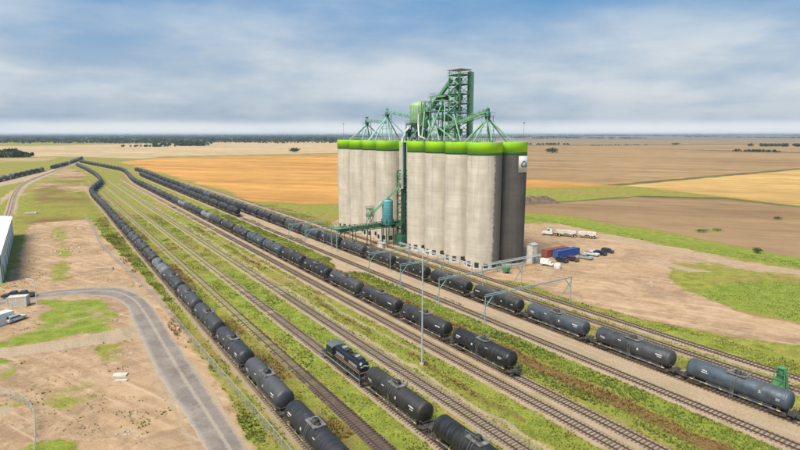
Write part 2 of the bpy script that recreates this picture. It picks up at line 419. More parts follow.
KILLDIRT = [  # grass growing in the dirt
    (pix((40, 301), (102, 298.5), (119, 315), (112, 330), (67, 338), (-5, 350), (-5, 343), (34, 330), (46, 318)), 1.5),
    (pix((48, 224), (64, 226), (72, 260), (70, 280), (50, 283), (58, 255)), 3),
    (pix((-5, 361), (12, 360), (20, 370), (8, 380), (-5, 382)), 1.5),
    (pix((22, 448), (60, 438), (82, 452), (20, 470)), 2),
    (pix((100, 347), (122, 344), (132, 356), (118, 362), (102, 360)), 1.5),
    (pix((700, 262), (735, 268), (800, 276), (800, 283), (722, 285), (692, 293), (672, 284)), 3),
    (pix((36, 390), (80, 382), (92, 396), (70, 412), (45, 412)), 5),
    (pix((-5, 395), (14, 396), (26, 404), (14, 410), (-5, 408)), 2),
]
PALE = [
    (pix((-20, 349), (0, 348.5), (60, 341), (128, 327), (133, 338), (60, 350), (0, 358), (-20, 360)), 1.0, 1.0),
    (pix((345, 255), (383, 265), (376, 272), (338, 270), (332, 262)), 1.5, 1.0),
    (pix((530, 219.5), (640, 240.5), (740, 261), (800, 270), (1000, 300), (1000, 304), (800, 275), (735, 267), (640, 247), (560, 229)), 2, .55),
    (pix((640, 258), (668, 262), (690, 268), (716, 272), (690, 272), (655, 264)), 2, .9),
    (pix((545, 268), (556, 270), (552, 274), (538, 273)), 1, .8),
    (pix((112, 374), (124, 373), (128, 376), (116, 378)), .6, 1.0),
    (pix((-5, 408), (10, 404), (18, 412), (6, 418), (-5, 420)), 2, .7),
    (pix((26, 296), (60, 289), (105, 284), (134, 288), (158, 306), (150, 306), (133, 293), (105, 288), (60, 292.5), (28, 300)), .8, .8),
    (pix((4, 213), (14, 193), (25, 181), (50, 171), (76, 159), (79, 161), (52, 174), (30, 184), (19, 197), (16, 215)), 5, .9),
    (pix((-40, 190), (0, 181), (40, 173), (78, 160), (80, 162), (44, 177), (-5, 188), (-40, 197)), 5, .8),
    (pix((0, 199), (12, 190), (16, 192), (0, 205)), 3, .8),
    (pix((152, 306), (178, 343), (215, 393), (255, 450), (270, 475), (258, 475), (240, 449), (196, 377), (174, 346)), .8, .7),
    (pix((130, 306), (136, 326), (158, 370), (202, 449), (214, 475), (202, 475), (185, 447), (150, 372), (128, 327)), 1.0, .55),
]
DRY = [
    (pix((16, 226), (95, 224), (92, 187), (80, 170), (60, 176), (30, 190)), 14, .75),
]


def smooth01(x): x = np.clip(x, 0, 1); return x * x * (3 - 2 * x)


def strip(w, a, b, f=1.0): return smooth01((w - a) / f + .5) * smooth01((b - w) / f + .5)


def masks(X, Y):
    S = X * DX + Y * DY; Wd = X * NX + Y * NY
    jit = (vnoise(X, Y, 3.0, 1) - .5) * 1.6 + (vnoise(X, Y, 9.0, 2) - .5) * 2.0
    Wj = Wd + jit * .6
    dirt = np.zeros(X.shape); pale = np.zeros(X.shape); lush = np.zeros(X.shape); dry = np.zeros(X.shape)
    for p, f, k in DIRT: dirt = np.maximum(dirt, k * smooth01(.5 + (sdist(p, X, Y) + jit * max(1, f / 3)) / f) * (1 if k == 1 else np.clip(vnoise(X, Y, 30, 16) * 2 - .2, 0, 1)))
    for p, f in KILLDIRT: dirt *= 1 - smooth01(.5 + (sdist(p, X, Y) + jit * 1.5) / (f * 1.6)) * np.clip(.25 + vnoise(X, Y, 3.5, 19) * 1.1, 0, 1)
    for p, f, k in PALE: pale = np.maximum(pale, k * smooth01(.5 + (sdist(p, X, Y) + jit * .4) / f))
    for p, f, k in LUSH: lush = np.maximum(lush, k * smooth01(.5 + (sdist(p, X, Y) + jit) / f) * np.clip(.35 + vnoise(X, Y, 6, 17) * .6 + vnoise(X, Y, 2, 18) * .4, 0, 1))
    for p, f, k in DRY: dry = np.maximum(dry, k * smooth01(.5 + (sdist(p, X, Y) + jit * 4) / f) * np.clip(vnoise(X, Y, 31, 15) * .8 + vnoise(X, Y, 9, 45) * .55 + vnoise(X, Y, 4, 46) * .4 - .25, 0, 1.2))
    near = smooth01((640 - S) / 120)
    wob = 0 * S
    pale = np.maximum(pale, .95 * near * strip(Wj, 85.2, 99.5, 1.4))                       # gravel around the loading tracks
    pale = np.maximum(pale, .38 * near * strip(Wj, 105.7, 115.0, 1.4))
    pale = np.maximum(pale, .5 * near * strip(Wj, 63.6, 72.0, 1.8))
    pale = np.maximum(pale, .7 * near * strip(Wj, 60.7, 61.7, .7) * smooth01((S - 70) / 20))
    pale = np.maximum(pale, .45 * near * strip(Wj, 52.0, 56.2, 1.0))
    pale = np.maximum(pale, .8 * near * strip(Wj, 56.2, 57.1, .6))
    pale = np.maximum(pale, .35 * near * strip(Wj, 43.4, 46.6, 1.0))
    pale = np.maximum(pale, .5 * smooth01((S - 130) / 60) * near * strip(Wj, 36.0, 38.8, 1.5))
    pale = np.maximum(pale, .5 * near * strip(Wj, 26.3, 31.3, 1.2))
    dry = np.maximum(dry, .9 * near * strip(Wj, 76.0, 79.5, 2.0) * smooth01((300 - S) / 120))
    dry = np.maximum(dry, .5 * near * strip(Wj, 58.4, 60.4, 1.5) * (vnoise(X, Y, 14, 5) > .5))
    dry = np.maximum(dry, .45 * near * strip(Wj, 31.8, 36.4, 2.0) * vnoise(X, Y, 11, 6) * 1.5)
    dry = np.maximum(dry, .4 * near * strip(Wj, 20.5, 25.5, 2.0) * vnoise(X, Y, 9, 7) * 1.5)
    lush = np.maximum(lush, .95 * near * strip(Wj, 80.0, 85.0, 1.5) * smooth01((420 - S) / 120))
    lush = np.maximum(lush, .55 * near * strip(Wj, 73.0, 76.5, 1.5))
    lush = np.maximum(lush, .8 * near * strip(Wj, 39.6, 51.5, 2.0) * smooth01((260 - S) / 120) * (.45 + .7 * vnoise(X, Y, 13, 8)))
    lush = np.maximum(lush, .6 * near * strip(Wj, 57.2, 63.0, 1.5) * smooth01((200 - S) / 90) * (.4 + .8 * vnoise(X, Y, 13, 28)))
    lush = np.maximum(lush, .5 * near * strip(Wj, 19.0, 24.5, 2.0) * vnoise(X, Y, 8, 9) * 1.6)
    lush = np.maximum(lush, .45 * (vnoise(X, Y, 21, 11) > .62) * (1 - dirt) * near * strip(Wd, 15, 122, 4))
    return np.clip(dirt, 0, 1), np.clip(pale, 0, 1), np.clip(lush, 0, 1), np.clip(dry, 0, 1)


rows = [26.0]
while rows[-1] < 34000: rows.append(rows[-1] * (1.0075 if rows[-1] < 900 else 1.02))
rows = np.array(rows)
cols = np.concatenate([np.linspace(-8.8, -1.1, 30, endpoint=False), np.linspace(-1.1, 1.1, 420), np.linspace(1.1, 8.8, 31)[1:]])
YY, CC = np.meshgrid(rows, cols, indexing='ij'); XX = YY * CC
jx = vnoise(XX, YY, np.maximum(YY * .03, 4), 21) - .5
baseC = np.zeros(XX.shape + (3,)); baseC[:] = GRASS
tan = np.array((.30, .235, .13)); far = smooth01((YY - 900) / 900)[..., None]
baseC = baseC * (1 - far) + tan * far
fieldness = np.zeros(XX.shape)
for poly, c, f in FIELDS:
    k = smooth01(.5 + (sdist(poly, XX, YY) + (vnoise(XX, YY, f * 3, 3) - .5) * f) / f)[..., None]
    baseC = baseC * (1 - k) + np.array(c) * k; fieldness = np.maximum(fieldness * (1 - k[..., 0]), k[..., 0])
dirt, pale, lush, dry = masks(XX, YY)
nr, nc = XX.shape
ground_me = bpy.data.meshes.new('ground')
V = np.stack([XX, YY, np.zeros_like(XX)], -1).reshape(-1, 3)
idx = np.arange(nr * nc).reshape(nr, nc)
Q = np.stack([idx[:-1, :-1], idx[:-1, 1:], idx[1:, 1:], idx[1:, :-1]], -1).reshape(-1, 4)
ground_me.vertices.add(len(V)); ground_me.vertices.foreach_set('co', V.astype(np.float32).ravel())
ground_me.loops.add(Q.size); ground_me.loops.foreach_set('vertex_index', Q.astype(np.int32).ravel())
ground_me.polygons.add(len(Q)); ground_me.polygons.foreach_set('loop_start', (np.arange(len(Q)) * 4).astype(np.int32))
ground_me.polygons.foreach_set('loop_total', np.full(len(Q), 4, np.int32)); ground_me.update()
for nm, arr in (('cover', np.concatenate([baseC, fieldness[..., None]], -1)), ('mix', np.stack([dirt, pale, lush, dry], -1))):
    a = ground_me.attributes.new(nm, 'FLOAT_COLOR', 'POINT'); a.data.foreach_set('color', arr.reshape(-1).astype(np.float32))


def ground_material():
    m = bpy.data.materials.new('ground'); m.use_nodes = True; nt = m.node_tree; b = nt.nodes['Principled BSDF']
    pos = N(nt, 'ShaderNodeNewGeometry').outputs['Position']
    cov = N(nt, 'ShaderNodeAttribute', attribute_name='cover'); mx = N(nt, 'ShaderNodeAttribute', attribute_name='mix')
    sp = N(nt, 'ShaderNodeSeparateColor', {0: mx.outputs['Color']}); fieldf = cov.outputs['Alpha']

    def noise(scale, detail=5.0, rough=.6, vec=pos, dist=0.0): return N(nt, 'ShaderNodeTexNoise', {'Vector': vec, 'Scale': scale, 'Detail': detail, 'Roughness': rough, 'Distortion': dist}).outputs[0]
    # along-track streaks
    rot = N(nt, 'ShaderNodeVectorRotate', {'Vector': pos, 'Angle': -RZ}, rotation_type='Z_AXIS').outputs[0]
    stv = N(nt, 'ShaderNodeVectorMath', {0: rot, 1: (.09, 1.0, 1.0)}, operation='MULTIPLY').outputs[0]
    streak = noise(.55, 5, .6, stv)
    fine = noise(2.6, 5, .75); mid = noise(.33, 6, .65); big = noise(.035, 6, .6); huge = noise(.004, 5, .6)
    # field texture: long faint drill lines
    frv = N(nt, 'ShaderNodeVectorRotate', {'Vector': pos, 'Angle': .35}, rotation_type='Z_AXIS').outputs[0]
    fsv = N(nt, 'ShaderNodeVectorMath', {0: frv, 1: (.006, .12, 1.0)}, operation='MULTIPLY').outputs[0]
    drill = noise(1.0, 4, .6, fsv)
    fieldc = mixc(nt, 1.0, cov.outputs['Color'], ramp(nt, drill, [(.25, .82), (.75, 1.18)]), 'MULTIPLY')
    fieldc = mixc(nt, 1.0, fieldc, ramp(nt, big, [(.25, .8), (.75, 1.17)]), 'MULTIPLY')
    fieldc = mixc(nt, 1.0, fieldc, ramp(nt, huge, [(.3, .86), (.7, 1.12)]), 'MULTIPLY')
    fs2 = N(nt, 'ShaderNodeVectorMath', {0: frv, 1: (.0016, .022, 1.0)}, operation='MULTIPLY').outputs[0]
    swath = noise(1.0, 6, .7, fs2, .4)
    fieldc = mixc(nt, ramp(nt, swath, [(.48, 0.0), (.66, .7)]), fieldc, mixc(nt, 1.0, fieldc, (.66, .6, .52), "MULTIPLY"))
    fieldc = mixc(nt, ramp(nt, swath, [(.32, .7), (.46, 0.0)]), fieldc, mixc(nt, 1.0, fieldc, (1.3, 1.32, 1.3), 'MULTIPLY'))
    fieldc = mixc(nt, ramp(nt, mid, [(.5, 0.0), (.8, .28)]), fieldc, (.16, .11, .06))
    # grass: yellow, green and thin brown patches
    g = mixc(nt, ramp(nt, mid, [(.38, 0.0), (.62, 1.0)]), (.14, .15, .022), (.31, .285, .06))
    g = mixc(nt, ramp(nt, streak, [(.42, 0.0), (.62, .85)]), g, (.215, .235, .04))
    g = mixc(nt, ramp(nt, big, [(.46, 0.0), (.64, .7)]), g, (.28, .185, .07))
    g = mixc(nt, ramp(nt, noise(.12, 6, .7), [(.56, 0.0), (.68, .6)]), g, (.20, .13, .055))
    g = mixc(nt, 1.0, g, ramp(nt, fine, [(.3, .45), (.7, 1.5)]), 'MULTIPLY')
    c = mixc(nt, fieldf, g, fieldc)
    wob = mth(nt, 'MULTIPLY', mth(nt, 'SUBTRACT', mth(nt, 'ADD', mth(nt, 'MULTIPLY', fine, .55), mth(nt, 'MULTIPLY', mid, .45)), .5), 1.5)

    def edge(mask, k=1.0):
        # noise breaks up the border but never a fully clear or fully covered place
        a = mth(nt, 'ADD', mask, mth(nt, 'MULTIPLY', wob, mth(nt, 'MULTIPLY', mth(nt, 'MULTIPLY', mask, mth(nt, 'SUBTRACT', 1.15, mask)), 3.2 * k)))
        return ramp(nt, a, [(.25, 0.0), (.72, 1.0)])
    lushc = mixc(nt, ramp(nt, mid, [(.35, 0.0), (.65, 1.0)]), (.135, .18, .024), (.245, .275, .046))
    lushc = mixc(nt, 1.0, lushc, ramp(nt, fine, [(.28, .55), (.72, 1.4)]), 'MULTIPLY')
    c = mixc(nt, edge(sp.outputs[2]), c, lushc)
    dryc = mixc(nt, ramp(nt, fine, [(.35, 0.0), (.65, 1.0)]), (.10, .06, .025), (.25, .155, .06))
    c = mixc(nt, edge(mx.outputs['Alpha']), c, dryc)
    dc = mixc(nt, ramp(nt, mid, [(.32, 0.0), (.68, 1.0)]), (.30, .185, .105), (.47, .325, .20))
    dc = mixc(nt, ramp(nt, big, [(.45, 0.0), (.7, .6)]), dc, (.54, .375, .225))
    dc = mixc(nt, ramp(nt, fine, [(.5, 0.0), (.8, .6)]), dc, (.21, .14, .085))
    dc = mixc(nt, ramp(nt, noise(.085, 6, .7, pos, .8), [(.5, 0.0), (.62, .6)]), dc, (.235, .155, .095))   # damp, trodden ground
    tuft = noise(.9, 5, .7)
    dc = mixc(nt, mth(nt, 'MULTIPLY', ramp(nt, tuft, [(.53, 0.0), (.63, .8)]), ramp(nt, big, [(.42, 1.0), (.6, .2)])), dc, (.16, .135, .05))
    trv = N(nt, 'ShaderNodeVectorMath', {0: N(nt, 'ShaderNodeVectorRotate', {'Vector': pos, 'Angle': .55}, rotation_type='Z_AXIS').outputs[0], 1: (.03, .55, 1.0)}, operation='MULTIPLY').outputs[0]
    ruts = noise(1.0, 5, .65, trv, .6)                      # wheel ruts and scraped bands
    dc = mixc(nt, ramp(nt, ruts, [(.5, 0.0), (.66, .55)]), dc, (.26, .165, .10))
    dc = mixc(nt, ramp(nt, ruts, [(.33, .55), (.45, 0.0)]), dc, (.52, .39, .275))
    c = mixc(nt, edge(sp.outputs[0], .8), c, dc)
    pc = mixc(nt, ramp(nt, fine, [(.3, 0.0), (.7, 1.0)]), (.27, .195, .125), (.50, .385, .26))
    pc = mixc(nt, ramp(nt, streak, [(.48, 0.0), (.7, .6)]), pc, (.25, .19, .13))
    pc = mixc(nt, ramp(nt, big, [(.5, 0.0), (.72, .4)]), pc, (.15, .14, .05))
    c = mixc(nt, edge(sp.outputs[1]), c, pc)
    nt.links.new(c, b.inputs['Base Color']); b.inputs['Roughness'].default_value = .95; b.inputs['Specular IOR Level'].default_value = .1
    hgt = mth(nt, 'ADD', fine, mth(nt, 'MULTIPLY', mid, .8))
    bn = N(nt, 'ShaderNodeBump', {'Strength': .55, 'Distance': .35, 'Height': hgt}); nt.links.new(bn.outputs[0], b.inputs['Normal'])
    return m


ground_me.materials.append(ground_material())
tag(link('ground', ground_me), 'prairie ground of grass, bare dirt, gravel and stubble fields', kind='structure')

# ------------------------------------------------------------------ asphalt road on the left
outer = [(-60, 312), (0, 299), (27, 294.5), (67, 289.5), (111, 287.5), (133, 292.5), (151, 306), (178, 346), (200, 379), (223, 414), (247, 450), (262, 474), (290, 520)]
inner = [(-60, 322), (0, 306), (27, 301), (67, 296), (107, 297), (126, 306), (132, 320), (147, 352), (163, 383), (184, 414), (205, 450), (219, 474), (245, 520)]


def crom(pts, n=8):
    """smooth curve through points"""
    pts = [Vector(p) for p in pts]; out = []
    for i in range(len(pts) - 1):
        p0, p1, p2, p3 = pts[max(i - 1, 0)], pts[i], pts[i + 1], pts[min(i + 2, len(pts) - 1)]
        for k in range(n):
            t = k / n
            out.append(.5 * ((2 * p1) + (p2 - p0) * t + (2 * p0 - 5 * p1 + 4 * p2 - p3) * t * t + (3 * p1 - p0 - 3 * p2 + p3) * t ** 3))
    return out + [pts[-1]]


A = crom([G(*p) for p in outer], 10); B = crom([G(*p) for p in inner], 10)
rd = MB()
for i in range(len(A)):
    for k in range(7):
        p = A[i].lerp(B[i], k / 6); rd.v.append((p.x + random.uniform(-.12, .12) * (k in (0, 6)), p.y + random.uniform(-.12, .12) * (k in (0, 6)), .03 + .05 * math.sin(math.pi * k / 6)))
for i in range(len(A) - 1):
    for k in range(6): a = i * 7 + k; rd.f.append((a, a + 7, a + 8, a + 1)); rd.sm.append(True)


def asphalt():
    m = bpy.data.materials.new('worn_asphalt'); m.use_nodes = True; nt = m.node_tree; b = nt.nodes['Principled BSDF']
    pos = N(nt, 'ShaderNodeNewGeometry').outputs['Position']; uv = N(nt, 'ShaderNodeAttribute', attribute_name='lane').outputs['Fac']
    f = N(nt, 'ShaderNodeTexNoise', {'Vector': pos, 'Scale': 1.6, 'Detail': 6.0, 'Roughness': .7}).outputs[0]
    g = N(nt, 'ShaderNodeTexNoise', {'Vector': pos, 'Scale': .18, 'Detail': 5.0, 'Roughness': .6}).outputs[0]
    c = mixc(nt, ramp(nt, g, [(.35, 0.0), (.65, 1.0)]), (.165, .132, .108), (.26, .215, .175))
    c = mixc(nt, ramp(nt, f, [(.45, 0.0), (.75, .6)]), c, (.12, .105, .095))
    wob = mth(nt, 'ADD', uv, mth(nt, 'MULTIPLY', mth(nt, 'SUBTRACT', f, .5), .18))
    c = mixc(nt, ramp(nt, wob, [(.0, .8), (.10, 0.0), (.33, 0.0), (.37, .75), (.44, .65), (.48, 0.0), (.82, 0.0), (.97, .9)]), c, (.33, .275, .215))
    vor = N(nt, 'ShaderNodeTexVoronoi', {'Vector': N(nt, 'ShaderNodeVectorMath', {0: pos, 1: N(nt, 'ShaderNodeTexNoise', {'Vector': pos, 'Scale': .5, 'Detail': 4.0}).outputs[1]}, operation='ADD').outputs[0], 'Scale': .28}, feature='DISTANCE_TO_EDGE').outputs['Distance']
    c = mixc(nt, ramp(nt, vor, [(0.0, .35), (.016, 0.0)]), c, (.08, .068, .06))
    blt = N(nt, 'ShaderNodeTexNoise', {'Vector': pos, 'Scale': .45, 'Detail': 3.0}).outputs[0]
    c = mixc(nt, ramp(nt, blt, [(.60, 0.0), (.66, .3)]), c, (.095, .08, .07))
    nt.links.new(c, b.inputs['Base Color']); b.inputs['Roughness'].default_value = .85
    return m


rme = rd.mesh('road', asphalt())
a = rme.attributes.new('lane', 'FLOAT', 'POINT'); a.data.foreach_set('value', [k / 6 for i in range(len(A)) for k in range(7)])
tag(link('road', rme), 'worn grey asphalt road curving past the dirt lot', kind='structure')
def on_road(X, Y): return sdist(np.array([tuple(p)[:2] for p in A] + [tuple(p)[:2] for p in B[::-1]]), X, Y)


# ------------------------------------------------------------------ railway tracks
RAIL_TOP = .46


def resample(pts, step):
    out = [pts[0].copy()]; acc = 0.0
    for a, b in zip(pts, pts[1:]):
        L = (b - a).length; pos = step - acc
        while pos <= L:
            out.append(a.lerp(b, pos / L)); pos += step
        acc = L - (pos - step)
    return out


TIE = MB().box((0, 0, 0), (.26, 2.6, .18)).mesh('tie', M['tie']); TIEP = MB().box((0, 0, 0), (.26, 2.6, .18)).mesh('tie', M['tie_pale'])


def ballast_mat(name, c1, c2, c3, fade=None):
    m = bpy.data.materials.new(name); m.use_nodes = True; nt = m.node_tree; b = nt.nodes['Principled BSDF']
    pos = N(nt, 'ShaderNodeNewGeometry').outputs['Position']
    f = N(nt, 'ShaderNodeTexNoise', {'Vector': pos, 'Scale': 6.0, 'Detail': 5.0, 'Roughness': .8}).outputs[0]
    g = N(nt, 'ShaderNodeTexNoise', {'Vector': pos, 'Scale': .25, 'Detail': 6.0, 'Roughness': .65}).outputs[0]
    c = mixc(nt, ramp(nt, f, [(.3, 0.0), (.7, 1.0)]), c1, c2); c = mixc(nt, ramp(nt, g, [(.48, 0.0), (.68, .8)]), c, c3)
    if fade:                                                # bed grows over with grass further along the track
        sdot = N(nt, 'ShaderNodeVectorMath', {0: pos, 1: (DX, DY, 0)}, operation='DOT_PRODUCT').outputs['Value']
        k = mth(nt, 'DIVIDE', mth(nt, 'SUBTRACT', mth(nt, 'ADD', sdot, mth(nt, 'MULTIPLY', mth(nt, 'SUBTRACT', g, .5), 90.0)), fade[0]), fade[1] - fade[0])
        gr = mixc(nt, ramp(nt, f, [(.3, 0.0), (.7, 1.0)]), (.19, .17, .06), (.32, .28, .10))
        c = mixc(nt, ramp(nt, k, [(0.0, 0.0), (1.0, .85)]), c, gr)
    nt.links.new(c, b.inputs['Base Color']); b.inputs['Roughness'].default_value = .95
    bn = N(nt, 'ShaderNodeBump', {'Strength': .8, 'Distance': .15, 'Height': f}); nt.links.new(bn.outputs[0], b.inputs['Normal'])
    return m


BAL = ballast_mat('ballast', (.22, .155, .105), (.42, .315, .215), (.22, .18, .07))
BALD = ballast_mat('dirty_ballast', (.06, .042, .033), (.13, .09, .062), (.10, .07, .048), (75, 125))
BALO = ballast_mat('half_overgrown_ballast', (.20, .15, .105), (.38, .30, .21), (.22, .19, .07), (110, 200))
BALG = ballast_mat('overgrown_ballast', (.19, .145, .09), (.34, .26, .17), (.19, .185, .045))
BALF = ballast_mat('grassed_ballast', (.20, .17, .075), (.33, .27, .14), (.22, .22, .045))


def track(label, pts, bal, tie_me, parts_s=None, tie_step=.68, far_ties=410, bw=2.15, grown=None):
    """rails, ballast and ties along a curve; parts_s is the stretch (path length) whose ties are single pieces"""
    o = pts[0].copy(); o.z = 0
    root = thing('railway_track', label, 'railway track', o, 0, 'tracks of the rail yard')
    pts = [p - o for p in pts]; q = resample(pts, 4.0 if len(pts) > 3 else 12.0)
    tang = [(q[min(i + 1, len(q) - 1)] - q[max(i - 1, 0)]).normalized() for i in range(len(q))]
    side = [Vector((-t.y, t.x, 0)) for t in tang]
    bm = MB()
    for i, p in enumerate(q):
        j = [random.uniform(-.18, .18) for _ in range(2)]
        for off, z in ((-bw - j[0], -.02), (-bw + .7, .26), (bw - .7, .26), (bw + j[1], -.02)): bm.v.append(tuple(p + side[i] * off + Vector((0, 0, z))))
    dist = [0.0]
    for a_, b_ in zip(q, q[1:]): dist.append(dist[-1] + (b_ - a_).length)
    cut = next((i for i, v in enumerate(dist) if grown is not None and v >= grown), len(q) - 1)
    for i0, i1, mt_ in ((0, len(q) - 1, bal),):
        if i1 <= i0: continue
        pb = MB(); pb.v = bm.v
        for i in range(i0, i1):
            for k in range(3): a = i * 4 + k; pb.f.append((a, a + 1, a + 5, a + 4)); pb.sm.append(False)
        pb.build('ballast', mt_, root)
    for sgn in (-1, 1):
        rm = MB(); prof = [(-.035, .46), (.035, .46), (.035, .40), (.015, .39), (.015, .33), (.075, .31), (-.075, .31), (-.015, .33), (-.015, .39), (-.035, .40)]
        n = len(prof)
        for i, p in enumerate(q):
            for y, z in prof: rm.v.append(tuple(p + side[i] * (sgn * .755 + y) + Vector((0, 0, z))))
        for i in range(len(q) - 1):
            for k in range(n): a, b = i * n + k, i * n + (k + 1) % n; rm.f.append((a, b, b + n, a + n)); rm.sm.append(False)
        rm.build('rail', M['rail'], root)
    ties = resample(pts, tie_step); rest = MB(); acc = 0
    for i, p in enumerate(ties):
        if i * tie_step > far_ties: break
        t = ties[min(i + 1, len(ties) - 1)] - ties[max(i - 1, 0)]; rz = math.atan2(t.y, t.x) + random.uniform(-.03, .03)
        sh = Vector((-math.sin(rz), math.cos(rz), 0)) * random.uniform(-.07, .07)
        z = .225 + random.uniform(-.015, .015)
        if i * tie_step > 170 and random.random() < (i * tie_step - 170) / 240: continue
        if grown is not None and i * tie_step > grown:      # sunk into the grassed-over bed
            over = min(1, (i * tie_step - grown) / 60)
            if random.random() < .25 + .55 * over: continue
            z = .225 - .05 * over + random.uniform(-.02, .015)
        if parts_s and parts_s[0] <= i * tie_step <= parts_s[1] and acc < 290:
            acc += 1; link('tie', tie_me, root, p + sh + Vector((0, 0, z)), rz)
        else: rest.box((p.x + sh.x, p.y + sh.y, z), (.26, 2.6, .18), rz)
    if rest.f: tag(rest.build('ties', tie_me.materials[0], root), kind='stuff')
    return root


def straight(w, s0, s1): return [P(s0, w), P((s0 + s1) / 2, w), P(s1, w)]


left_path = crom([P(30, W10), P(150, W10), P(280, W10), P(370, W10 + .3)] + [G(x, y, 0) for x, y in ((93.5, 198), (92, 193), (97, 188), (100.5, 184), (98, 178.5), (91, 173.5), (84, 169.5), (76, 166))], 10)
mid_path = crom([P(20, W5), P(150, W5), P(300, W5), P(450, W5 + .2), P(560, W5 + 1)] + [G(x, y, 0) for x, y in ((124, 172.5), (112, 169.3), (101, 167), (90, 164.8), (80, 162.8))], 10)
right_path = crom([P(8, W2), P(150, W2), P(300, W2), P(450, W2), P(560, W2 + .5)] + [G(x, y, 0) for x, y in ((146, 174), (134, 171), (122, 168.3))], 10)
track('track carrying the long left row of black tank cars', left_path, BALG, TIE, None)
track('dark overgrown empty track between the left tank cars and the locomotive', straight(W9, 36, 640), BALD, TIE, (0, 70), bw=1.5, grown=40)
track('grass-grown track under the locomotive and its tank cars', straight(W8, 30, 560), BALO, TIE, (60, 100), bw=1.8, grown=95)
track('pale empty track just right of the locomotive', straight(W7, 28, 600), BALO, TIE, (5, 100), bw=2.0, grown=110)
track('empty track running close along the left of the middle tank cars', straight(W6, 22, 600), BAL, TIE, (10, 100))
track('track carrying the middle row of tank cars that ends in view', mid_path, BAL, TIE, (0, 60))
track('empty track on pale gravel in front of the right-hand tank cars', straight(W1, 10, 640), BAL, TIE, (5, 120))
track('track carrying the long right-hand row of tank cars past the silos', right_path, BAL, TIE, (0, 95))
track('empty track just behind the nearest right-hand tank car', straight(W3, 0, 480), BALG, TIE, (15, 90))
track('farthest empty track along the edge of the dirt yard', straight(W4, 0, 480), BAL, TIE, (15, 90))
west_path = crom([G(x, y, 0) for x, y in ((-120, 212), (-50, 192), (0, 181.5), (25, 175.5), (50, 169.5), (68, 164.6), (77, 161.2), (84, 158.5))], 8)
spur_path = crom([G(x, y, 0) for x, y in ((2, 232), (9, 212), (14, 195), (22, 185), (36, 178), (56, 170.5), (72, 163.8))], 8)
track('far left track carrying its own row of hopper and tank cars', west_path, BAL, TIEP, None, grown=20)
track('pale spur track curving behind the white metal building', spur_path, BAL, TIEP, None, grown=0)


# ------------------------------------------------------------------ tank cars
def ellipse_tank(L, r, n, zc):
    h = .72; prof = []
    for k in range(7): t = math.pi / 2 * k / 6; prof.append((r * math.sin(t), -L / 2 + h - h * math.cos(t)))
    for k in range(6, -1, -1): t = math.pi / 2 * k / 6; prof.append((r * math.sin(t), L / 2 - h + h * math.cos(t)))
    return MB().lathe(prof, (0, 0, zc), n, 'x')


PITCH_M = 19.25; TL = 16.6; TR = 1.62; ZC = RAIL_TOP + 2.72


STENCILS = [((-6.6, 1.3, .62, .2), (-6.6, .9, .28, .13), (5.6, 1.1, .34, .1), (5.6, 1.1, .16, .08), (5.6, .8, -.02, .08), (-1.9, .42, .3, .42), (2.0, .7, .78, .13)),
            ((-7.0, 1.6, .5, .22), (6.1, .8, .2, .1), (6.1, .8, .02, .09), (2.6, .5, .1, .3)),
            ((-5.2, .9, .7, .16), (-5.2, 1.2, .4, .16), (3.9, .4, .5, .45), (6.4, .6, .3, .1), (6.4, .6, .1, .1)),
            ((-6.9, .7, .1, .12), (-1.7, .35, .2, .3))]
STENCIL_MESH = {}


